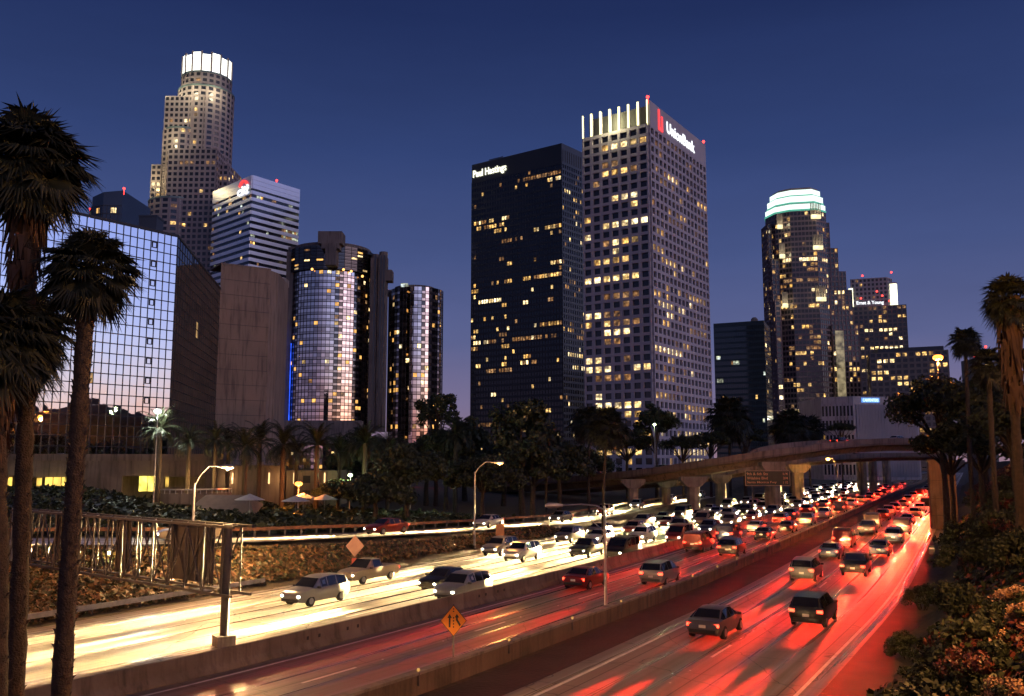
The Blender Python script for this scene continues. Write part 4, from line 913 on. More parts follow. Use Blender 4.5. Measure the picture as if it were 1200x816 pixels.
for (u0, u1, z_t, z_b) in segs:
    F0.box(q, u, u0, 2, zt1, -.5, 0); F0.box(q, u0+.002, u1-.002, z_t, zt1, -.5, -.004); F0.box(q, u0+.002, u1-.002, 2, z_b, -.5, -.004); u = u1
F0.box(q, u, F0.L, 2, zt1, -.5, 0); q.build('podium_wall', pod, B.root)
q = MB(); F0.box(q, -2, F0.L, zt1-.02, zt1+.9, -16, .3); q.build('podium_roof', pod, B.root)
q = MB(); F0.box(q, 0, F0.L, 2, zt1-.1, -6, -5.6); q.build('inner_wall', concrete_dark, B.root)
ly = EM('lit_room_yellow', (1,.78,.12), 1.9, .6, .8); ly2 = EM('lit_room_orange', (1,.6,.1), 1.1, .8, .5)
for (x0, x1, y0, y1, m) in ((50, 79, 560, 576, ly2), (161, 182, 559, 578, ly), (40, 47, 561, 575, ly2), (192, 197, 560, 573, ly2), (-40, 12, 560, 576, ly2), (74, 77, 560, 574, ly)):
    q = MB(); F0.box(q, u_of(x0), u_of(x1), zy(y1), zy(y0), -1.0, -.9); w_ = q.build('lit_window', m, B.root)
    q = MB(); k = max(1, int((u_of(x1)-u_of(x0))/.8)); 
    for i in range(k+1): uu = u_of(x0)+(u_of(x1)-u_of(x0))*i/k; F0.box(q, uu-.04, uu+.04, zy(y1), zy(y0), -.9, -.82)
    q.build('frame', bronze, w_)
    lamp_light(B.root, (lambda p: (p.x, p.y, zy((y0+y1)/2)))(F0.a+F0.t*((u_of(x0)+u_of(x1))/2)+F0.n*1.0), 60*(x1-x0)/20, (1,.75,.2), radius=.6)
# curved balcony in front
cb = at(214, 580, 108); q = MB(); q2 = MB(); n_ = 14; c0 = B.rel(cb)
for k in range(n_):
    a0, a1 = -math.pi*(.02+.62*k/n_), -math.pi*(.02+.62*(k+1)/n_)
    P = [Vector((c0.x+r*math.cos(a_), c0.y+3+r*math.sin(a_), 0)) for a_ in (a0, a1) for r in (4.6, 5.0)]
    for mb_, z0, z1 in ((q, zy(592,104), zy(579,104)), (q2, zy(575.5,104), zy(574,104))): mb_.prism([P[0][:2], P[1][:2], P[3][:2], P[2][:2]], z0, z1)
    q2.beam((P[1].x, P[1].y, zy(580,104)), (P[1].x, P[1].y, zy(575,104)), .08)
q.build('balcony_parapet', pod, B.root); q2.build('balcony_rail', steel, B.root)
q = MB(); q.prism([(c0.x+4.6*math.cos(-math.pi*(.02+.62*k/12)), c0.y+3+4.6*math.sin(-math.pi*(.02+.62*k/12))) for k in range(13)]+[(c0.x, c0.y+5)], zy(593,104), zy(590,104)); q.build('balcony_floor', pod, B.root)
q = MB(); q.prism([(c0.x+3.6*math.cos(-math.pi*(.02+.62*k/12)), c0.y+3+3.6*math.sin(-math.pi*(.02+.62*k/12))) for k in range(13)]+[(c0.x, c0.y+5)], 2, zy(593,104)-.02); q.build('balcony_base', pod, B.root)
lamp_light(B.root, (c0.x+3.0, c0.y-6.5, zy(584,104)+4), 420, (1,.6,.25), radius=.3)
# sunshades beneath
p = at(262, 596, 103); K = empty('canopy', (p.x, p.y, gh(p.x, p.y)), 'dark sloping entrance canopy below the curved balcony', 'canopy')
q = MB(); zc_ = at(262, 590, 103).z-K.location.z; q.add([(-4,-1.5,zc_-1.2),(4,-1.5,zc_-1.2),(4,2,zc_-.2),(-4,2,zc_-.2),(-2.4,1,zc_+.9),(2.4,1,zc_+.9)], [(0,1,5,4),(1,2,5),(2,3,4,5),(3,0,4),(3,2,1,0)]); q.build('roof', M('dark_canvas', (.10,.075,.07), None, 2, .9), K)
for x in (-3.7, 3.7): q = MB(); q.beam((x,-1.3,0), (x,-1.3,zc_-1.2), .14); q.build('post', steel_dark, K)
# ---- plain concrete slab tower
C = at(317, 317, 190); L_ = at(259, 316, 184); top = C.z
B = Bld('concrete_tower', 'plain windowless tan concrete tower between the mirrored block and the round towers', (C.x, C.y, 0))
slab = M('board_marked_concrete', (.27,.20,.15), (.19,.14,.105), .12, .85, bump=.15, bscale=3)
cen = Vector((-6, 8, 0)); l0 = B.rel(L_); r0 = Vector((.9, 3.2, 0)); 
q = MB(); q.prism([(l0.x, l0.y), (0,0), (r0.x, r0.y), (r0.x-1, 16), (l0.x, 16)], 2, top); q.build('wall', slab, B.root)
f = Face(l0, Vector((0,0,0)), cen=cen); q = MB(); k = 0
zz = top-3.1
while zz > 4: f.box(q, 0, f.L, zz, zz+.10, .0, .05); zz -= 3.15
q.build('joint_line', M('joint_dark', (.10,.08,.07), None, 1, .9), B.root)  # thin dark strips at even heights across the concrete face
q = MB(); f.box(q, -.1, f.L+.1, top, top+.35, -8, .12); q.build('coping', slab, B.root)
# dark glazed slab to its right
C2 = at(319, 334, 205); B = Bld('hotel_wing', 'narrow dark glazed wing with warm lit rooms right of the plain concrete tower', (C2.x, C2.y, 0))
f = Face(Vector((-3,0,0)), Vector((3.2,.6,0)), cen=Vector((0,9,0))); top = C2.z; q = MB(); q.prism([(-3,0),(3.2,.6),(2.6,4),(-3,4)], 2, top)
grid_face(B, f, q, 2.2, top-.6, 7, 22, .14, .3, .2, litpat(22, 7, .16, .05, [], 61)); q.build('wall', blk, B.root); B.flush()
q = MB(); q.box((.1, 2.2, top+.9), (5.6, 3.6, 1.6)); q.build('roof_slab', concrete, B.root)
# ---- round mirrored hotel towers
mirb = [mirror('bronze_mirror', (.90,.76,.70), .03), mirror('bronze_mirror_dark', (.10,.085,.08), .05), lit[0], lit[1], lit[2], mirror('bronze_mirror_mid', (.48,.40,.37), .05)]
hot_ = EM('hotel_window', (1,.5,.12), 1.1, .6, .5); mirb[2] = hot_
hc = M('hotel_concrete', (.21,.175,.155), (.13,.11,.10), .15, .85, bump=.15, bscale=2)
def drum(B, c, r, z0, z1, rows, nseg, seed, dark_run, crown=False):
    P = ngon(c, r, nseg, .0); r_ = random.Random(seed); cen = Vector((c[0], c[1], 0)); mb = MB(); mb.prism([((p-cen)*.995+cen)[:2] for p in P], z0, z1-.02); fh = (z1-z0)/rows; rn = r_.random
    for i in range(nseg):
        f = Face(P[i], P[(i+1) % nseg], cen=cen); m_ = cen+V2(B.base)
        if f.n.dot(m_.normalized()) > .25: continue
        f.box(mb, 0, .16, z0, z1, 0, .22)
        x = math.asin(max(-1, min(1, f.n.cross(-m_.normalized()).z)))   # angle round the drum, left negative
        for r in range(rows):
            z = z0+r*fh
            f.box(mb, .16, f.L, z, z+.26, 0, .16)
            f.box(mb, .16, f.L, z+.26, z+fh*.42, 0, .10, 1); f.box(mb, .16, f.L, z+fh*.42, z+fh*.42+.12, 0, .16)
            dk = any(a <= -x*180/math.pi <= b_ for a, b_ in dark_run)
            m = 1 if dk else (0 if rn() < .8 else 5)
            if rn() < (.13 if dk else .06): m = r_.choice((2, 2, 4, 3))
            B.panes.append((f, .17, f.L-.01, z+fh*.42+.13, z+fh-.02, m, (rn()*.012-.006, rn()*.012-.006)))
    mb.build('mullion_grid', [bronze, mirb[1] if dark_run == [(-90,90)] else mirb[5]], B.root)
d = 380; bc = at(388, 340, d); B = Bld('hotel_tower', 'larger round bronze-mirrored hotel tower with square lift heads and blue light strips', (bc.x, bc.y, 0))
def zf(y): return at(388, y, d-15).z
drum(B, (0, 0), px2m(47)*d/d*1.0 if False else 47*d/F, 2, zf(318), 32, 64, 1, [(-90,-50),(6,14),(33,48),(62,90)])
B.flush(mirb, pname='glass_pane')
drum(B, (0, 1), 51*d/F, zf(317), zf(289), 7, 40, 2, [(-90,90)]); B.flush(mirb, nmax=0, pname='top_floor_pane')
def pxm(v): return v*d/F
def bx(x0, x1, y0, y1, yn, dep_, name='lift_shaft', mat_=None, prt=None):
    q = MB(); q.box((pxm((x0+x1)/2-388), yn+dep_/2, (zf(y0)+zf(y1))/2), (pxm(x1-x0), dep_, abs(zf(y0)-zf(y1)))); return q.build(name, mat_ or hc, prt or B.root)
bx(384, 411, 276, 290, -22, 8, 'lift_head'); bx(393, 405, 290, 315, -22.5, 6, 'lift_head_neck'); bx(388, 408, 290, 296, -22.2, 7, 'lift_head_step')
q = MB(); q.prism([p[:2] for p in ngon((0,1), 46*d/F, 32)], zf(289), zf(284)); q.build('roof_drum', hc, B.root)
for x0, x1 in ((341, 349.5), (350.5, 358)): o = bx(x0, x1, 292, 505, -10, 7); q = MB(); q.prism([p[:2] for p in ngon((pxm((x0+x1)/2-388), -6.5), pxm(5.2), 10)], zf(292), zf(285)); q.build('lift_head', hc, o)
for x0, x1, yt in ((438, 446, 292), (447, 456, 289)): o = bx(x0, x1, yt+6, 505, -8, 7); q = MB(); q.prism([p[:2] for p in ngon((pxm((x0+x1)/2-388), -4.5), pxm(5), 10)], zf(yt+6), zf(yt)); q.build('lift_head', hc, o)
bx(456, 463, 312, 325, -8, 6, 'lift_landing'); bx(350, 437, 494, 520, -24, 8, 'podium'); 
for x0 in (351.2, 355.6, 443.5, 450.5, 453.8): bx(x0, x0+1.6, 296, 500, -10.4, .3, 'shaft_glazing', glass_dark)
blue = EM('blue_strip_light', (.02,.10,1), 1.6, .5, .25)
bx(341.6, 342.2, 378, 500, -11.2, .6, 'light_strip', blue); bx(349.6, 350.2, 401, 503, -11.2, .6, 'light_strip', blue)
for x, y in ((376, 317.5), (419, 318), (430, 321.5), (411, 317)):
    q = MB(); q.ball((pxm(x-388), -math.sqrt(max(0, (51*d/F)**2-pxm(x-388)**2))*.97-.6, zf(y)), .55); q.build('ledge_lamp', EM('ledge_glow', (1,.45,.12), 3) if 'ledge_glow' not in bpy.data.materials else bpy.data.materials['ledge_glow'], B.root)
d2 = 415; bc = at(488, 380, d2); B = Bld('hotel_tower', 'smaller round bronze-mirrored hotel tower at the right of the pair', (bc.x, bc.y, 0)); d = d2
def zf(y): return at(488, y, d-10).z
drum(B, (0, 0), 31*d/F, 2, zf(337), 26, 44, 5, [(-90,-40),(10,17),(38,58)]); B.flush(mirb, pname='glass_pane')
q = MB(); q.prism([p[:2] for p in ngon((pxm(-3), 2), pxm(24), 28)], zf(337), zf(332.5)); q.build('roof_drum', hc, B.root); q = MB(); q.box((pxm(-12), -9, zf(334)), (pxm(8), 2, 1.6)); q.build('roof_light', lit[3], B.root)
def bx2(x0, x1, y0, y1, yn, dep_, name, mat_=None):
    q = MB(); q.box((pxm((x0+x1)/2-488), yn+dep_/2, (zf(y0)+zf(y1))/2), (pxm(x1-x0), dep_, abs(zf(y0)-zf(y1)))); return q.build(name, mat_ or hc, B.root)
bx2(437, 441, 345, 505, -4, 8, 'lift_shaft'); bx2(441.4, 443, 347, 500, -4.5, .5, 'shaft_glazing', mirb[0]); bx2(444, 449, 335, 505, 0, 8, 'lift_shaft'); bx2(450, 453, 347, 500, -.5, .6, 'shaft_glazing', mirb[0]); bx2(449, 470, 333, 338, 4, 8, 'roof_link'); bx2(453, 462, 336, 505, 4, 6, 'lift_shaft')
# another small drum behind on the left
d = 400; bc = at(331, 380, d); B = Bld('hotel_tower', 'partly hidden round hotel tower just left of the larger mirrored one', (bc.x, bc.y, 0))
def zf(y): return at(331, y, d).z
drum(B, (0, 4), 16*d/F, 2, zf(335), 26, 26, 8, [(-90,90)]); B.flush(mirb, nmax=60, pname='glass_pane')
q = MB(); q.prism([p[:2] for p in ngon((0, 4), pxm(17), 20)], zf(335), zf(330)); q.build('roof_drum', concrete, B.root)
# small terrace block among the date palms
p = at(292, 600, 124); B = Bld('low_building', 'low concrete hotel base block behind the date palms with narrow wall lights', (p.x, p.y, gh(p.x, p.y))); top = at(290, 548, 124).z-B.base.z
q = MB(); q.box((0,4,top/2), (9,8,top)); q.build('wall', pod, B.root); q = MB(); q.box((0,4,top+.15), (9.4,8.4,.3)); q.build('coping', pod, B.root)
q = MB(); q.box((8.2,5,top*.46), (7,8,top*.92)); q.build('side_wall', pod, B.root)
for z in (1.6, 3.6, 5.4):
    q = MB(); q.box((7.5,.96,z), (1.0,.1,1.0)); q.build('window', glass_dark, B.root)
for x in (-3.2, -2.4, 2.6, 6.0, 10.2):
    q = MB(); q.box((x,-.15,top*.72), (.16,.14,1.5)); q.build('wall_light', EM('wall_lamp', (1,.55,.22), 2.2) if 'wall_lamp' not in bpy.data.materials else bpy.data.materials['wall_lamp'], B.root)
lamp_light(B.root, (-2.8, -1.2, top*.7), 160, (1,.55,.22)); lamp_light(B.root, (4.5, -1.2, top*.7), 160, (1,.55,.22))
# umbrellas on the terrace
for k, (x, y, d_) in enumerate(((355,598,112), (380,599,112), (346,604,104), (292,601,100))):
    p = at(x, y, d_); g = gh(p.x, p.y); U = empty('patio_umbrella', (p.x, p.y, g), ['white patio umbrella left of the orange post lamp base', 'white patio umbrella furthest right on the hotel terrace', 'white patio umbrella nearest the ramp below the orange lamp', 'cream patio umbrella beside the dark canopy'][k], 'umbrella', 'patio umbrellas on the hotel terrace')
    h_ = max(2.2, p.z-g); q = MB(); q.tube([(0,0,0),(0,0,h_)], .03, 6); q.build('pole', steel, U); q = MB(); P = ngon((0,0), 1.7, 8)
    q.add([(v.x, v.y, h_-.1) for v in P]+[(0,0,h_+.55)]+[(v.x*.98, v.y*.98, h_-.14) for v in P]+[(0,0,h_+.5)], [(i, (i+1) % 8, 8) for i in range(8)]+[(9+(i+1) % 8, 9+i, 17) for i in range(8)]+[(i, 9+i, 9+(i+1) % 8, (i+1) % 8) for i in range(8)]); q.build('canopy', M('umbrella_cloth', (.35,.35,.37), None, 2, .9) if 'umbrella_cloth' not in bpy.data.materials else bpy.data.materials['umbrella_cloth'], U)
# ---------------------------------------------------------------- vegetation
def leaf_quads(cen, nrm_, sz, rg):
    """n small bent leaves at cen"""
    n = len(cen); a = rg.normal(size=(n, 3)); a -= nrm_*np.sum(a*nrm_, 1, keepdims=True); a /= np.linalg.norm(a, axis=1, keepdims=True)+1e-9; b_ = np.cross(nrm_, a)
    s = sz[:, None]; v = np.stack([cen-a*s*.5, cen+b_*s*.32, cen+a*s*.6, cen-b_*s*.32], 1).reshape(-1, 3)
    f = np.arange(4*n).reshape(-1, 4); return v, f
def np_mesh(name, v, f, mats, mi=None):
    me = bpy.data.meshes.new(name); me.vertices.add(len(v)); me.vertices.foreach_set('co', np.asarray(v, np.float32).ravel())
    n, k = f.shape; me.loops.add(n*k); me.loops.foreach_set('vertex_index', f.ravel().astype(np.int32)); me.polygons.add(n)
    me.polygons.foreach_set('loop_start', np.arange(0, n*k, k, dtype=np.int32))
    try: me.polygons.foreach_set('loop_total', np.full(n, k, dtype=np.int32))
    except Exception: pass
    for m in mats: me.materials.append(m)
    if mi is not None: me.polygons.foreach_set('material_index', mi.astype(np.int32))
    me.update(calc_edges=True); me.validate(); return me
def crown_mesh(name, seed, rx, rz, nclump, nleaf, leaf=.28, mats=None, droop=0):
    rg = np.random.default_rng(seed); d = rg.normal(size=(nclump, 3)); d /= np.linalg.norm(d, axis=1, keepdims=True); d[:, 2] = np.abs(d[:, 2])*1.0-.25
    rr_ = rg.uniform(.35, 1, nclump)**.6; cc_ = d*np.array([rx, rx, rz])*rr_[:, None]; cr = rg.uniform(.16, .34, nclump)*rx
    idx = rg.integers(0, nclump, nleaf); dd = rg.normal(size=(nleaf, 3)); dd /= np.linalg.norm(dd, axis=1, keepdims=True)
    cen = cc_[idx]+dd*(cr[idx]*rg.uniform(.3, 1, nleaf)**.5)[:, None]*np.array([1, 1, .75]); n_ = dd+rg.normal(size=dd.shape)*.6; n_ /= np.linalg.norm(n_, axis=1, keepdims=True)
    v, f = leaf_quads(cen, n_, rg.uniform(.6, 1.4, nleaf)*leaf, rg); mi = (idx % len(mats)); return np_mesh(name, v, f, mats, mi), cc_
leaf_ms = [leaf_a, leaf_b]
TREES = []
for i, (rx, rz, nc, nl, lf) in enumerate(((4.2, 3.4, 46, 5200, .42), (3.6, 4.6, 44, 5200, .40), (3.2, 5.5, 36, 3600, .36), (4.8, 3.2, 60, 8000, .36))):
    cm, cc_ = crown_mesh('crown', 40+i, rx, rz, nc, nl, lf, leaf_ms); b = MB(); h0 = rz*.8
    b.tube([(0,0,-rz-4), (.1,.05,-rz-1), (.0,.2,-rz*.4), (.2,0,rz*.3)], [.34,.26,.2,.06], 8)
    for c in cc_[::3]: b.tube([(0,.1,-rz*.7), (c[0]*.45, c[1]*.45, -rz*.7+(c[2]+rz*.7)*.6), tuple(c)], [.13,.07,.02], 5, cap=False)
    TREES.append((cm, b.mesh('trunk', bark, 40), rx, rz))
def broad(label, x, y, d, R_, kind=0, zc=None, stretch=1, name='broadleaf_tree', group=None):
    """crown centre at pixel x,y, depth d, crown radius R_ in metres"""
    c = at(x, y, d); g = gh(c.x, c.y); cm, tm, rx, rz = TREES[kind]; k = R_/rx; zc_ = max(c.z-g, rz*k*stretch*.9)
    t = empty(name, (c.x, c.y, g), label, 'tree', group); rot = (0, 0, random.uniform(0, 6.28))
    link('crown', cm, t, (0, 0, zc_), rot, (k, k, k*stretch)); tz = zc_/((rz+4)); link('trunk', tm, t, (0, 0, zc_), rot, (k, k, zc_/(rz+4))); return t
bl = [('broad dark tree standing in the middle of the dark grove above the ramp', 478, 552, 112, 5.2, 3, 1), ('dense dark tree right of the small round hotel tower', 523, 524, 140, 4.6, 0, 1.0),
      ('feathery high dark tree against the sky between the hotel and the black tower', 512, 488, 150, 4.0, 2, 1.0), ('wide low dark tree left of the tall lamp by the ramp', 440, 578, 108, 4.4, 0, .9),
      ('dark tree directly behind the tall lamp with the short arm', 566, 562, 118, 5.0, 3, 1), ('tall slender-limbed eucalyptus in front of the black slab tower', 612, 515, 138, 5.2, 2, 1.2),
      ('dark round tree at the left foot of the white grid tower', 655, 545, 150, 5.6, 0, 1), ('dark tree below the black tower beside the viaduct end', 625, 548, 128, 5.0, 1, .9),
      ('leafy dark tree covering the bottom right corner of the white grid tower', 768, 500, 205, 5.2, 1, 1), ('low dark tree behind the viaduct deck left of the green-white lamp', 735, 520, 210, 6.2, 0, .8),
      ('small dark tree behind the viaduct under the white grid tower', 800, 522, 215, 5.5, 3, .7), ('dark tree behind the viaduct below the teal glass block', 832, 516, 225, 5.0, 0, .7),
      ('dark tree low in front of the teal glass block', 872, 512, 235, 5.4, 1, .6), ('dark tree in front of the stepped tower base', 925, 504, 250, 4.6, 0, .7), ('dark shrubby tree before the low pale block', 985, 502, 260, 4.2, 3, .6),
      ('dark tree behind the date palms below the round hotel towers', 430, 545, 140, 5.6, 1, 1), ('dark tree at the centre of the grove behind the small white lamp', 500, 545, 150, 6.0, 0, 1), ('dark tree at the hotel terrace edge', 395, 578, 118, 3.6, 3, .8),
      ('dark tree deep in the grove under the black slab tower', 545, 530, 170, 6.5, 1, 1), ('dark tree filling the gap left of the viaduct end', 690, 545, 175, 5.5, 3, .9), ('dark low tree at the foot of the black slab tower', 590, 545, 160, 6.5, 0, .9)]
for (lb, x, y, d, r, k, s) in bl: broad(lb, x, y, d, r, k, stretch=s, group=None)
# right-hand side
broad('huge dark tree over the viaduct end at the right, under the brightest orange lamp', 1102, 480, 98, 5.4, 3, stretch=1.1)
broad('low dark tree filling the space above the abutment wall', 1112, 522, 100, 3.6, 0, stretch=.9)
broad('dark tree on the slope crest right of the abutment wall', 1150, 520, 84, 4.2, 1, stretch=.8)
broad('dark tree right of the huge one, below the far right palms', 1150, 478, 90, 4.8, 0, stretch=1.0)
broad('dark tree crown filling the right edge below the tall palm', 1185, 500, 70, 3.6, 3, stretch=1.0)
# trees on the ridge outside the frame, mirrored in the glass
for k, (x, y) in enumerate(((74,20),(80,34),(90,46),(98,28),(84,6),(106,52),(96,10),(112,36),(78,-10),(120,60),(128,44),(132,72))):
    cm, tm, rx, rz = TREES[k % 4]; g = gh(x, y); t = empty('broadleaf_tree', (x, y, g), 'dark tree on the ridge beyond the right edge, seen only in the mirrored glass', 'tree', 'trees on the ridge seen in the mirrored glass')
    kk = (1.2, .8, 1.5, 1.0)[k % 4]; link('crown', cm, t, (0,0,(5, 3.5, 6.5, 4)[k % 4]*1.2), (0,0,k), (kk,)*3); link('trunk', tm, t, (0,0,(5,3.5,6.5,4)[k % 4]*1.2), (0,0,k), (kk,kk,(5,3.5,6.5,4)[k % 4]*1.2/(rz+4)))
# palms
def frond_mesh(seed, n=46, L=3.6, up=(20, 75), name='crown', mats=None, leaf_w=.05, droopk=1.0):
    """pinnate date-palm crown"""
    rg = random.Random(seed); b = MB()
    for i in range(n):
        az = i*2.39996+rg.uniform(-.2, .2); el = R(rg.uniform(-25, 80)) if i > 8 else R(rg.uniform(60, 88)); l = L*rg.uniform(.8, 1.08); P = []
        dr = (.9+.5*(1-el/1.5))*droopk
        for k in range(8):
            t = k/7; e = el-dr*t*t*1.2; P.append((l*t, e))
        pts = [Vector((0,0,0))]; 
        for k in range(1, 8): pts.append(pts[-1]+Vector((math.cos(P[k][1])*math.cos(az), math.cos(P[k][1])*math.sin(az), math.sin(P[k][1])))*l/7)
        b.tube(pts, [.035]*4+[.02]*4, 3, cap=False)
        side = Vector((-math.sin(az), math.cos(az), 0))
        for k in range(26):
            t = (k+2)/28*7; j = min(6, int(t)); p = pts[j].lerp(pts[j+1], t-j); d = (pts[j+1]-pts[j]).normalized(); ll = .55*math.sin(min(1, (k+3)/10)*math.pi/2)*(1-.5*(k/26)**3)*L/3.6
            for sg in (-1, 1):
                q = p+(side*sg*.75+d*.7+Vector((0,0,-.22-rg.random()*.25)))*ll; wv = d*leaf_w
                b.add([p-wv, p+wv, q], [(0,1,2)])
    return b.mesh(name, mats or leaf_palm)
date_crowns = [frond_mesh(s) for s in (1, 2, 3)]
def trunk_mesh(h, r0, r1, seed=0, rough=.03, name='trunk', mat_=None, boots=0, lean=(0,0)):
    rg = random.Random(seed); b = MB(); n = max(6, int(h/.35)); P = []; rr_ = []
    for i in range(n+1):
        t = i/n; P.append((lean[0]*t*t, lean[1]*t*t, h*t)); rr_.append((r0+(r1-r0)*t)*(1+rg.uniform(-rough, rough)*3+(.12 if i % 2 else 0)*rough*10))
    b.tube(P, rr_, 12)
    for k in range(boots):
        z = h*(k+.5)/boots; t = z/h; a = k*2.39996; r = r0+(r1-r0)*t; c = Vector((lean[0]*t*t, lean[1]*t*t, z)); d = Vector((math.cos(a), math.sin(a), 0)); s = Vector((-math.sin(a), math.cos(a), 0))
        o = c+d*r*.85; l = rg.uniform(.05, .13); wv = rg.uniform(.04, .07)
        b.add([o-s*wv, o+s*wv, o+d*l*.5+Vector((0,0,.12))-s*wv*.4, o+d*l*.5+Vector((0,0,.12))+s*wv*.4, o+d*(l*.9)+Vector((0,0,.17)), o+Vector((0,0,.14))], [(0,1,3,2),(2,3,4),(0,2,5),(1,5,3),(2,4,5),(3,5,4)])
    return b.mesh(name, mat_ or bark, 50)
dtr = trunk_mesh(1, .30, .27, 3, .05)
ords = ['first', 'second', 'third', 'fourth', 'fifth', 'sixth', 'seventh', 'eighth', 'ninth', 'tenth', 'eleventh', 'twelfth', 'thirteenth', 'fourteenth', 'fifteenth', 'sixteenth', 'seventeenth', 'eighteenth', 'nineteenth', 'twentieth']
dps = [(188,503,106,1.0),(222,519,108,.8),(253,516,110,.8),(288,524,112,1.05),(305,517,118,1.0),(332,522,116,1.1),(348,530,122,1.0),(372,522,118,1.1),(398,530,126,.95),(428,520,122,1.1),(455,528,128,1.0),(534,470+40,135,1.2),(268,520,122,.9)]
for i, (x, y, d, k) in enumerate(dps):
    c = at(x, y, d); g = gh(c.x, c.y); order = sorted(dps).index((x, y, d, k))
    t = empty('date_palm', (c.x, c.y, g), 'date palm, %s from the left in the row in front of the hotel' % ords[order], 'palm tree', 'date palms in front of the hotel')
    link('crown', date_crowns[i % 3], t, (0,0,c.z-g), (0,0,i*1.3), (k,)*3); link('trunk', dtr, t, (0,0,-.1), (0,0,i), (k, k, c.z-g+.2))
    if i in (1, 2): lamp_light(t, (0, -1.8, max(1.0, c.z-g-4.2)), 520, (1,.62,.2), radius=.2)
def fan_mesh(seed, n=34, R_=1.0, pet=1.0, seg=20, down=-70, up_=75, shag=1.0):
    """Washingtonia crown: stalks carrying pleated fans with drooping tips"""
    rg = random.Random(seed); b = MB()
    for i in range(n):
        az = i*2.39996+rg.uniform(-.3, .3); el = R(down+(up_-down)*((i+.5)/n)**.85+rg.uniform(-8, 8)); l = pet*rg.uniform(.8, 1.15)
        d0 = Vector((math.cos(el)*math.cos(az), math.cos(el)*math.sin(az), math.sin(el))); end = d0*l+Vector((0,0,-.12*l)); b.tube([(0,0,0), d0*l*.5, end], [.025,.02,.015], 3, cap=False)
        d = (d0+Vector((0,0,-.35))).normalized(); s = Vector((-math.sin(az), math.cos(az), 0)); up = s.cross(d).normalized(); Rf = R_*rg.uniform(.8, 1.1)
        for k in range(seg):
            a = R(-125+250*(k+.5)/seg); da = R(250/seg*.62); r1 = Rf*(.5+.16*rg.random()); r2 = Rf*(.85+.4*rg.random())*(1 if abs(a) < 1.4 else .85)
            def pt(aa, r, dz): return end+(d*math.cos(aa)+s*math.sin(aa))*r+up*(.08*r*(-1)**k*0)+up*(-.18*abs(math.sin(aa))*r)+Vector((0,0,dz))
            p1 = pt(a-da, r1, 0); p2 = pt(a+da, r1, 0); pm = pt(a, r1, .05*R_); tip = pt(a+rg.uniform(-.05,.05), r2, -(.18+.3*rg.random())*R_*shag)
            b.add([end, p1, pm, p2, tip], [(0,1,2),(0,2,3),(1,4,2),(2,4,3)])
    return b.mesh('crown', leaf_palm)
def skirt_mesh(seed, L=2.2, r=.5, n=260):
    rg = random.Random(seed); b = MB(); b.tube([(0,0,.1),(0,0,-L*.3),(0,0,-L*.8)], [r*.55, r*.6, r*.3], 10)
    for i in range(n):
        a = rg.uniform(0, 6.283); z = -L*rg.random()**1.1; rr_ = r*(1-.45*(-z/L))*rg.uniform(.7, 1.05); l = rg.uniform(.35, .9)*L*.3; d = Vector((math.cos(a), math.sin(a), 0)); s = Vector((-math.sin(a), math.cos(a), 0)); p = d*rr_+Vector((0,0,z)); wv = rg.uniform(.03, .09)
        b.add([p-s*wv+d*.02, p+s*wv, p+d*rg.uniform(.0,.14)+Vector((0,0,-l))+s*rg.uniform(-.08,.08), p-d*.04], [(0,1,2),(3,1,0),(3,0,2),(3,2,1)])
    return b.mesh('dead_leaf_skirt', leaf_dead)
fanA, fanB = fan_mesh(5, 46, seg=26), fan_mesh(8, 46, seg=26); skA = skirt_mesh(1)
def fan_palm(label, x, ytop, xb, yb, d, R_, tr, skirt=(2.2, .5), crown=None, boots=0, group=None):
    """crown centre at pixel (x,ytop); trunk foot below pixel (xb,yb)"""
    c = at(x, ytop, d); f = at(xb, yb, d); g = gh(f.x, f.y) if yb < 816 else max(gh(f.x, f.y), -.05)
    hx = c.x-f.x; bx_ = f.x-hx*(max(0, f.z-g)/max(.1, c.z-f.z)) if yb >= 800 else f.x
    g = max(gh(bx_, f.y), -.05); t = empty('fan_palm', (bx_, f.y, g), label, 'palm tree', group); h_ = c.z-g; lx_ = c.x-bx_
    link('trunk', trunk_mesh(h_-.25, tr, tr*.8, int(x), .04, boots=boots, lean=(lx_, 0)), t, (0,0,-.1)); link('crown', crown or fanA, t, (lx_, 0, h_), (0,0,x*.1), (R_,)*3)
    if skirt: link('dead_leaf_skirt', skA, t, (lx_, 0, h_-.05), (0,0,1), (skirt[1]/.5, skirt[1]/.5, skirt[0]/2.2)); 
    return t
big1 = fan_mesh(21, 66, .58, .62, 30, -60, 84); big2 = fan_mesh(22, 64, .55, .62, 30, -72, 84)
fan_palm('tallest near fan palm at the left edge, its crown high against the sky', 36, 196, 12, 816, 19.4, 1.3, .19, (2.6, .48), big1, 150)
fan_palm('near fan palm with the spiny trunk, its crown before the mirrored glass', 104, 318, 72, 816, 19.0, .98, .20, (1.1, .30), big2, 330)
fan_palm('near fan palm cut by the left edge, its crown lower than its neighbours', -6, 400, -12, 816, 18.2, 1.2, .2, (2.2, .55), big1, 120)
fan_palm('shorter near fan palm behind the two front ones at the left edge', 36, 390, 14, 816, 24.0, 1.15, .16, (1.6, .45), big2, 60)
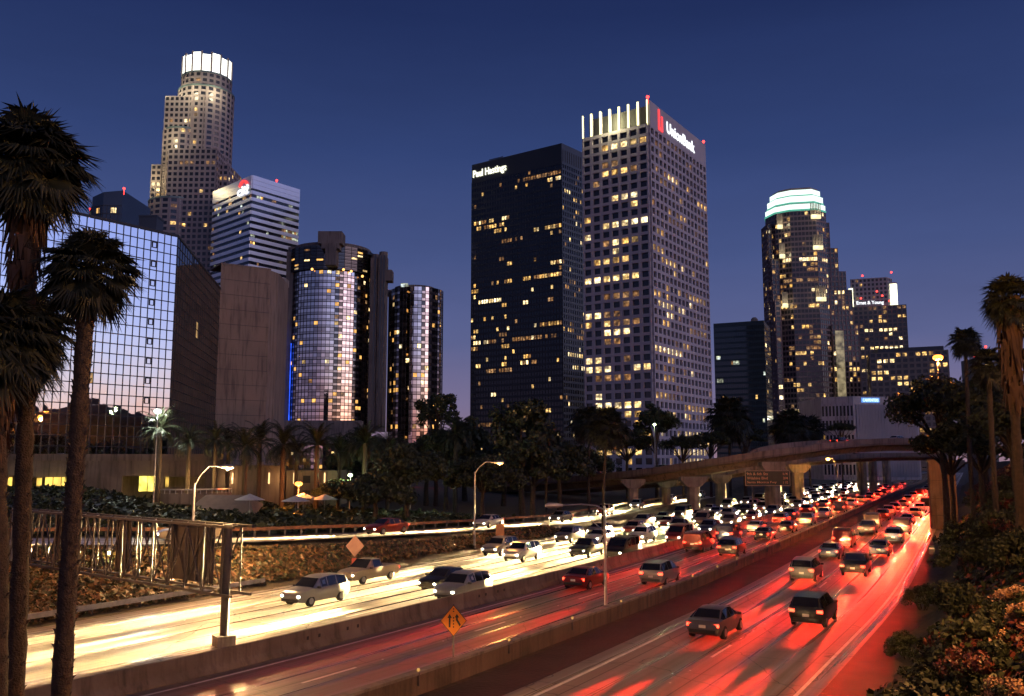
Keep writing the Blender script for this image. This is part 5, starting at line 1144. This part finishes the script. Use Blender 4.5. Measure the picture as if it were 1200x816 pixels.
fp = [(712,500,706,590,100,1.4,.17,'slim fan palm just left of the unlit lamp pole'), (690,495,690,590,150,2.0,.2,'fan palm in front of the gap between the black and white towers'), (855,490,855,540,230,3.6,.4,'fan palm behind the viaduct before the teal glass block'),
      (925,500,925,530,250,3.2,.4,'fan palm in front of the stepped tower base'), (640,520,640,600,150,2.0,.2,'slim fan palm at the left end of the viaduct'), (1131,400,1134,500,80,.85,.2,'small fan palm on the skyline left of the tallest right-hand palm'), (948,505,948,530,260,3.0,.3,'fan palm left of the low pale block'),
      (1158,428,1162,520,62,.8,.2,'bushy fan palm between the skyline palm and the tallest right-hand palm')]
for (x, y, xb, yb, d, r, tr, lb) in fp: fan_palm(lb, x, y, xb, yb, d, r, tr, (r*1.4, r*.4), fanB)
fan_palm('tallest fan palm at the right edge with a thick skirt of hanging dead leaves', 1184, 352, 1190, 520, 46, .85, .26, (5.2, .85), fanA)
# ivy on the left bank and shrubs on the right slope
def scatter_leaves(name, n, xr, yr, cond, size, lift, mats, seed, kind='stuff', clump=0):
    rg = np.random.default_rng(seed); X = rg.uniform(*xr, n); Y = rg.uniform(*yr, n); a = np.arctan(np.interp(Y, _yy, _dx)); U = (X-np.interp(Y, _yy, _xx))*np.cos(a); Z = height(X, Y); k = cond(X, Y, U, Z)
    X, Y, Z, U = X[k], Y[k], Z[k], U[k]; n = len(X); e = .4; nx = -(height(X+e, Y)-height(X-e, Y))/(2*e); ny = -(height(X, Y+e)-height(X, Y-e))/(2*e); nn = np.stack([nx, ny, np.ones(n)], 1)+rg.normal(size=(n, 3))*.55; nn /= np.linalg.norm(nn, axis=1, keepdims=True)
    cl = (np.sin(X*1.7+np.sin(Y*1.3)*2)*np.sin(Y*1.9+np.sin(X*1.1)*2)*.5+.5) if clump else np.zeros(n)
    cen = np.stack([X, Y, Z+lift*rg.random(n)+clump*cl*rg.uniform(.3, 1, n)], 1); v, f = leaf_quads(cen, nn, rg.uniform(.6, 1.5, n)*size*(1+Y/90), rg)
    mi = rg.integers(0, len(mats), n); o = link(name, np_mesh(name, v, f, mats, mi)); return tag(o, kind='stuff')
ivy1 = M('ivy_leaf', (.13,.085,.025), (.05,.035,.014), 1.5, .5); ivy2 = M('ivy_leaf_brown', (.19,.09,.03), (.07,.035,.014), 1.5, .6)
def c_left(X, Y, U, Z): return (U < OFF_F-1.6) & (Z > .06) & (Y < 112) & (X/np.maximum(Y, 1) > -.72) & (dist_g(X, Y) > 1.1)
def dist_g(X, Y):
    best = np.full(X.shape, 1e9)
    for i in range(len(Gx)-1):
        dx, dy = Gx[i+1]-Gx[i], Gy[i+1]-Gy[i]; t = np.clip(((X-Gx[i])*dx+(Y-Gy[i])*dy)/(dx*dx+dy*dy), 0, 1); s_ = np.sign((Y-Gy[i]-t*dy)*dx-(X-Gx[i]-t*dx)*dy)
        dd = np.hypot(X-Gx[i]-t*dx, Y-Gy[i]-t*dy); m = dd < np.abs(best); best = np.where(m, np.where(s_ > 0, -dd, dd), best)
    return best
tag(scatter_leaves('ivy', 600000, (-62, 14), (38, 112), c_left, .22, .18, [ivy1, ivy2, leaf_b], 1, clump=.25), 'low ivy covering the bank between the freeway and the ramp', 'ivy')
def c_lb(X, Y, U, Z): return (U < OFF_F-1.6) & (dist_g(X, Y) < -7.2) & (Y < 125) & (X < 26) & (X/np.maximum(Y, 1) > -.65)
tag(scatter_leaves('ground_cover', 50000, (-70, 30), (66, 125), c_lb, .34, .3, [leaf_a, leaf_b], 2, clump=.6), 'dark low planting beyond the ramp guard rail', 'ground cover')
def c_right(X, Y, U, Z): return (U > OFF_A+4.4+.8*np.sin(Y*.6)+.5*np.sin(Y*1.7)) & (Y > 14) & (Y < 118) & (X < .66*Y+4)
red_leaf = M('red_shrub_leaf', (.16,.035,.02), (.08,.02,.012), 1.5, .5)
tag(scatter_leaves('shrub_cover', 620000, (10, 84), (14, 118), c_right, .20, .35, [leaf_a, leaf_b, red_leaf, leaf_a], 3, clump=1.0), 'dense dark green and red shrubs covering the slope right of the lanes', 'shrubs')
# rounded shrubs on the right slope, some in pale flower
flower = M('pale_flower', (.42,.26,.16), (.30,.16,.09), 2, .7)
bm_, _ = crown_mesh('foliage', 77, 1.3, 1.0, 30, 5200, .11, [leaf_a, leaf_b]); bm2, _ = crown_mesh('foliage', 78, 1.3, 1.0, 30, 5200, .10, [flower, ivy2, flower, leaf_b]); bm3, _ = crown_mesh('foliage', 79, 1.3, 1.0, 30, 5200, .11, [red_leaf, leaf_a, leaf_b])
stemm = MB()
for k in range(6): a = k*1.05; stemm.tube([(0,0,-1.2),(math.cos(a)*.4,math.sin(a)*.4,-.2),(math.cos(a)*.8,math.sin(a)*.8,.4)], [.05,.03,.01], 5)
stemm = stemm.mesh('stem', bark)
sh_ = [(1180,655,34,1.3,1,'pale-flowering shrub highest at the right edge'),(1150,700,31,1.25,1,'pale-flowering shrub left of the highest one'),(1192,712,29,1.3,1,'pale-flowering shrub at the right edge below the highest one'),(1120,668,42,1.6,0,'round dark shrub beside the abutment foot'),(1095,735,32,1.2,0,'dark shrub at the foot of the slope'),(1160,770,25,1.25,2,'reddish shrub near the bottom right corner'),(1110,790,24,1.1,2,'reddish shrub at the bottom edge by the shoulder'),(1185,600,44,1.9,0,'large dark shrub half-way up the right edge'),(1140,610,52,2.0,0,'large dark shrub right of the abutment wall'),
       (1175,550,56,2.1,2,'reddish shrub high on the right slope'),(1140,545,70,2.5,0,'dark shrub on the slope crest behind the abutment'),(1195,790,21,1.0,1,'pale-flowering shrub in the bottom right corner'),(1195,520,50,1.9,2,'reddish shrub under the tallest right-hand palm'),(1062,700,42,1.1,0,'small dark shrub at the edge of the dirt shoulder'),(1078,655,56,1.3,0,'small dark shrub before the crash cushion')]
for (x, y, d, r, k, lb) in sh_:
    c = at(x, y, d); g = gh(c.x, c.y); t = empty('shrub', (c.x, c.y, g), lb, 'shrub'); s = r/1.3; link('foliage', (bm_, bm2, bm3)[k], t, (0,0,.75*s), (0,0,x), (s,)*3); link('stem', stemm, t, (0,0,.75*s), (0,0,x), (s,)*3)

rs = random.Random(91)
for k in range(46):
    Y = rs.uniform(28, 112); e = OFF_A+rs.uniform(5.5, 20 if Y > 60 else 14); p = road_pt(Y, e); px_ = project((p.x, p.y, gh(p.x, p.y)))
    if px_[0] > 1230: continue
    r = rs.uniform(1.1, 1.9)*(1+Y/140); kk = rs.choice((0, 0, 2)); t = empty('shrub', (p.x, p.y, gh(p.x, p.y)), 'unlit shrub merging with its neighbours on the slope right of the lanes', 'shrub', 'dark shrubs massed on the right-hand slope'); s = r/1.3
    link('foliage', (bm_, bm2, bm3)[kk], t, (0,0,.55*s), (0,0,k), (s, s, s*.9)); link('stem', stemm, t, (0,0,.55*s), (0,0,k), (s,)*3)
# ---------------------------------------------------------------- traffic (real cars at rest in their lanes, lamps lit)
def car_mats(col, rough=.28): return M('car_paint_'+'_'.join('%02d' % int(v*100) for v in col), col, tuple(v*.93 for v in col), .5, rough, .35)
car_glass = M('car_glass', (.01,.011,.013), None, 1, .05, spec=.8); tyre_m = M('tyre', (.02,.02,.02), None, 3, .85); rim_m = M('wheel_rim', (.4,.4,.42), None, 3, .3, .8); trim_m = M('car_trim', (.02,.02,.022), None, 3, .5)
head_m = EM('headlight_glow', (1,.86,.58), 60); head_far = EM('headlight_glow_far', (1,.88,.62), 30); tail_m = EM('taillight_glow', (1,.03,.012), 14); tail_off = EM('taillight_idle', (.8,.03,.02), .6); amb_m = EM('indicator_glow', (1,.42,.05), 3); plate_m = M('plate', (.6,.6,.58), None, 3, .5)
def car_proto(kind, paint):
    # stations: x, floor z, belt z, roof z, half width at belt, half width at roof
    if kind == 'sedan': S = [(-2.3,.42,.72,.80,.70,.62),(-2.2,.28,.92,.98,.84,.74),(-1.65,.22,.97,1.04,.90,.74),(-1.05,.2,.95,1.40,.91,.62),(-.2,.2,.94,1.46,.91,.62),(.45,.2,.93,1.40,.91,.62),(1.15,.2,.92,.98,.90,.72),(1.9,.22,.82,.88,.88,.70),(2.25,.28,.70,.76,.80,.64),(2.36,.42,.60,.66,.66,.5)]; gi = (2, 6)
    elif kind == 'suv': S = [(-2.3,.5,.85,.95,.78,.68),(-2.25,.32,1.08,1.16,.90,.74),(-2.0,.26,1.10,1.62,.94,.68),(-1.0,.26,1.08,1.72,.95,.70),(-.1,.26,1.07,1.72,.95,.70),(.5,.26,1.06,1.62,.95,.69),(1.1,.26,1.05,1.12,.94,.78),(1.9,.28,.98,1.04,.92,.76),(2.25,.34,.84,.90,.84,.7),(2.34,.5,.7,.78,.7,.55)]; gi = (1, 6)
    elif kind == 'van': S = [(-2.6,.5,.95,1.1,.84,.76),(-2.55,.32,1.15,1.8,.96,.84),(-2.2,.28,1.15,1.95,.98,.86),(-1.0,.28,1.14,1.97,.99,.87),(.3,.28,1.13,1.96,.99,.86),(1.0,.28,1.12,1.82,.99,.84),(1.75,.28,1.1,1.18,.97,.82),(2.2,.3,1.0,1.06,.94,.8),(2.5,.36,.85,.92,.86,.72),(2.6,.5,.7,.78,.74,.6)]; gi = (2, 6)
    else: S = [(-2.7,.5,.9,.93,.84,.8),(-2.65,.36,1.02,1.04,.94,.9),(-1.6,.3,1.04,1.06,.95,.9),(-.62,.3,1.05,1.08,.95,.86),(-.5,.3,1.05,1.66,.95,.7),(.5,.3,1.04,1.68,.95,.7),(1.2,.3,1.03,1.10,.95,.8),(2.1,.32,.98,1.04,.94,.8),(2.55,.38,.86,.92,.86,.74),(2.66,.52,.74,.8,.74,.6)]; gi = (3, 6)
    n = len(S); ring = []
    for (x, zf_, zb_, zr, hb, hr) in S:
        zm = (zf_+zb_)/2; ring.append([(x,-hb*.86,zf_),(x,-hb,zm-.06),(x,-hb*.985,zb_),(x,-hr,zr-.03),(x,-hr*.55,zr),(x,hr*.55,zr),(x,hr,zr-.03),(x,hb*.985,zb_),(x,hb,zm-.06),(x,hb*.86,zf_)])
    b = MB(); k = 10; vs = [p for r in ring for p in r]; fs = [(i*k+j, i*k+(j+1) % k, (i+1)*k+(j+1) % k, (i+1)*k+j) for i in range(n-1) for j in range(k)]
    fs += [tuple(range(k-1, -1, -1)), tuple((n-1)*k+j for j in range(k))]; b.add(vs, fs); body = b.mesh('body', paint, 32)
    P = {}
    P['body'] = [(body, (0,0,0))]
    def quad_off(pts, off, shrink=.9):
        c = sum((Vector(p) for p in pts), Vector())/len(pts); nn = (Vector(pts[1])-Vector(pts[0])).cross(Vector(pts[2])-Vector(pts[0])).normalized()
        if nn.dot(c-Vector((0,0,.9))) < 0: nn = -nn
        q = [c+(Vector(p)-c)*shrink+nn*off for p in pts]; return q, [v-nn*(off+.01) for v in q]
    def panel(pts_list, name, mat_, off=.012, shrink=.9):
        b = MB()
        for pts in pts_list:
            a, d = quad_off(pts, off, shrink); m = len(a); b.add(list(a)+list(d), [tuple(range(m)), tuple(range(2*m-1, m-1, -1))]+[(i, m+i, m+(i+1) % m, (i+1) % m) for i in range(m)])
        return b.mesh(name, mat_)
    g0, g1 = gi; r = ring
    P['windshield'] = [(panel([[r[g1][3], r[g1][6], r[g1-1][6], r[g1-1][3]]], 'windshield', car_glass, .042, .94), (0,0,0))]
    P['rear_window'] = [(panel([[r[g0][3], r[g0][6], r[g0+1][6], r[g0+1][3]]], 'rear_window', car_glass, .042, .92), (0,0,0))]
    sw = []
    for sd_ in ((2, 3), (7, 6)):
        sw.append((panel([[r[i][sd_[0]], r[i+1][sd_[0]], r[i+1][sd_[1]], r[i][sd_[1]]] for i in range(g0, g1)], 'side_window', car_glass, .012, .9), (0,0,0)))
    P['side_window'] = sw
    wb = MB(); wb.tube([(0,-.11,0),(0,-.1,0),(0,.1,0),(0,.11,0)], [.28,.335,.335,.28], 16); wb.tube([(0,-.125,0),(0,.125,0)], .2, 10, 1); wm = wb.mesh('wheel', [tyre_m, rim_m], 40); xw = 1.42 if kind in ('sedan', 'suv') else 1.65
    P['wheel'] = [(wm, (x*xw, y*.82, .335)) for x in (-1, 1) for y in (-1, 1)]
    xf, xr = S[-2][0], S[1][0]; zh = (S[-2][1]+S[-2][2])/2+.08; hw = S[-2][4]
    hb_ = MB(); hb_.ball((0,0,0), .12, 0, 10, .72); hm = hb_.mesh('headlight', head_m); P['headlight'] = [(hm, (xf+.02, y*(hw-.18), zh)) for y in (-1, 1)]
    tb = MB(); tb.box((0,0,0), (.08,.30,.15)); tm = tb.mesh('taillight', tail_m); zt_ = S[1][2]-.16; P['taillight'] = [(tm, (xr-.03, y*(S[1][4]-.16), zt_)) for y in (-1, 1)]
    bb = MB(); bb.box((S[-1][0]+.0, 0, .42), (.12, 1.3, .16)); P['bumper'] = [(bb.mesh('bumper', trim_m), (0,0,0))]; bb = MB(); bb.box((S[0][0]+.0, 0, .47), (.12, 1.35, .16)); P['bumper'].append((bb.mesh('bumper', trim_m), (0,0,0)))
    bb = MB(); bb.box((S[0][0]-.03, 0, .7 if kind != 'van' else .85), (.05, .34, .14)); P['number_plate'] = [(bb.mesh('number_plate', plate_m), (0,0,0))]
    mb_ = MB(); mb_.box((0,0,0), (.14,.2,.13)); mm = mb_.mesh('side_mirror', trim_m); xm = S[g1][0]-.25; P['side_mirror'] = [(mm, (xm, y*(S[g1][4]+.1), S[g1][2]+.07)) for y in (-1, 1)]
    return dict(parts=P, xf=xf, xr=xr, zh=zh, hw=hw, zt=zt_, kind=kind)
COLS = [('white', (.42,.42,.41)), ('silver', (.2,.205,.21)), ('black', (.015,.015,.017)), ('dark grey', (.09,.09,.1)), ('dark blue', (.02,.035,.09)), ('dark red', (.16,.015,.015)), ('beige', (.2,.17,.13))]
PAINTS = {n: car_mats(c) for n, c in COLS}
PROTO = {}
for kd in ('sedan', 'suv', 'van', 'pickup'):
    for n, c in COLS: PROTO[(kd, n)] = None
rc = random.Random(33)
def get_proto(kd, n):
    if PROTO[(kd, n)] is None:
        base = next((PROTO[(kd, m)] for m, _ in COLS if PROTO[(kd, m)]), None)
        if base is None: PROTO[(kd, n)] = car_proto(kd, PAINTS[n])
        else:
            q = dict(base); q['parts'] = dict(base['parts']); me = base['parts']['body'][0][0].copy(); me.materials.clear(); me.materials.append(PAINTS[n]); q['parts']['body'] = [(me, (0,0,0))]; PROTO[(kd, n)] = q
    return PROTO[(kd, n)]
LD = {}
def shared_light(name, W, col, size, blend, radius=.07):
    if name not in LD:
        d = bpy.data.lights.new(name, 'SPOT'); d.energy = W; d.color = col; d.spot_size = size; d.spot_blend = blend; d.shadow_soft_size = radius; LD[name] = d
    return LD[name]
WH, WT, WHR = 190000, 21000, 1100
def put_car(p, heading, label, group, kd, cn, mode, far):
    """mode 'head': headlights face the viewer; 'tail': driving away"""
    pr = get_proto(kd, cn); t = empty({'sedan': 'car', 'suv': 'car', 'van': 'van', 'pickup': 'pickup_truck'}[kd], p, label, {'sedan': 'car', 'suv': 'car', 'van': 'van', 'pickup': 'pickup truck'}[kd], group, heading)
    for nm, lst in pr['parts'].items():
        if far and nm in ('bumper', 'number_plate', 'side_mirror', 'rear_window' if mode == 'head' else 'headlight'): continue
        for me, lo_ in lst:
            if nm == 'wheel' and far and lo_[1] > 0: continue
            link(nm, me, t, lo_)
    def L(name, data, loc, rot): o = bpy.data.objects.new(name, data); COL.objects.link(o); o.parent = t; o.location = loc; o.rotation_euler = rot
    if mode == 'head':
        d = shared_light('headlight_beam', WH, (1,.70,.30), R(7.5), 1.0)
        for y in (-1, 1): L('headlight_beam', d, (pr['xf']+.16, y*(pr['hw']-.18), pr['zh']), (0, R(-90+1.1), 0))
    else:
        if not far:
            d = shared_light('headlight_beam_dipped', WHR, (1,.6,.24), R(13), 1)
            L('headlight_beam', d, (pr['xf']+.16, 0, pr['zh']), (0, R(-90+1.1), 0))
        d = shared_light('taillight_beam', WT, (1,.03,.012), R(6.5), 1, .04)
        for y in (-1, 1): L('taillight_beam', d, (pr['xr']-.14, y*(pr['hw']-.16), pr['zt']), (0, R(90-2.1), 0))
ordn = lambda k: ords[k] if k < len(ords) else None
def lane(off, y0, y1, gap, mode, grp, ldesc, start=0):
    s = arc(y0)+start; k = 0
    while s < arc(y1):
        y = y_of_arc(s); kd = rc.choice(('sedan', 'sedan', 'suv', 'suv', 'van', 'pickup')); cn = rc.choice(COLS+COLS[1:6])[0]
        p = road_pt(y, off+rc.uniform(-.5, .5), .01); a = yaw(y); head = math.pi/2-a+(math.pi if mode == 'head' else 0); n = k+1
        if k < len(ords): num = ords[k]
        else: num = ['twenty-first','twenty-second','twenty-third','twenty-fourth','twenty-fifth','twenty-sixth','twenty-seventh','twenty-eighth','twenty-ninth','thirtieth','thirty-first','thirty-second','thirty-third','thirty-fourth','thirty-fifth','thirty-sixth','thirty-seventh','thirty-eighth'][k-20]
        put_car(p, head, '%s %s, %s from the near end, in %s' % (cn, {'suv': 'estate car'}.get(kd, kd), num, ldesc), grp, kd, cn, mode, y > 130)
        s += gap*rc.uniform(.8, 1.3)*(1+max(0, y-150)/260+max(0, 92-y)/40); k += 1
for i, (off, ds) in enumerate(((-2.4, "the headlit lane by the barrier"), (-6.0, "the headlit lane second from barrier"), (-9.7, "the headlit lane third from barrier"), (-13.4, "the outermost headlit lane"))):
    lane(off, 26, 345, 12.5, 'head', 'cars with headlights facing the viewer', ds, i*3.4)
for i, (off, ds) in enumerate(((2.8, "the tail-lit lane by the barrier"), (6.4, "the tail-lit lane by the sign"))):
    lane(off, 22, 330, 15, 'tail', 'cars driving away beside the barrier', ds, 4+i*5)
for i, (off, ds) in enumerate(((15.6, "the right carriageway's left lane"), (19.3, "the right carriageway's right lane"))):
    lane(off, 20, 330, 14.5, 'tail', 'cars driving away on the right-hand carriageway', ds, 2+i*6)
# ramp traffic
RL = offset_line(GS, -2.2); acc = 0; nxt = 2; k = 0
for i in range(1, len(RL)):
    seg = (RL[i]-RL[i-1]).length; 
    if acc+seg >= nxt and RL[i].x > -42:
        d = RL[i]-RL[i-1]; cn = rc.choice(COLS)[0]; kd = rc.choice(('sedan', 'suv')); q = RL[i].copy(); q.z += .05
        put_car(q, math.atan2(-d.y, -d.x), '%s %s, %s from the left on the ramp above the ivy' % (cn, 'estate car' if kd == 'suv' else kd, ords[k]), 'cars on the ramp above the ivy bank', kd, cn, 'head', False); nxt = acc+seg+20; k += 1
    acc += seg
# a few cars on the viaduct
VP = catmull(VIA, 6)
VL = offset_line(VP, -4.5)
for k, (i, ds) in enumerate(((9, 'on the viaduct in front of the white grid tower'), (13, 'on the viaduct left of the green-white lamp'), (23, 'at the top of the viaduct below the low pale block'), (26, 'on the viaduct just left of the huge right-hand tree'))):
    d = VL[i+1]-VL[i]; p = VL[i].copy(); p.z -= .9; cn = ('dark red', 'silver', 'black', 'white')[k]
    put_car(p, math.atan2(d.y, d.x), '%s sedan driving away %s' % (cn, ds), 'cars on the viaduct', 'sedan', cn, 'tail', True)
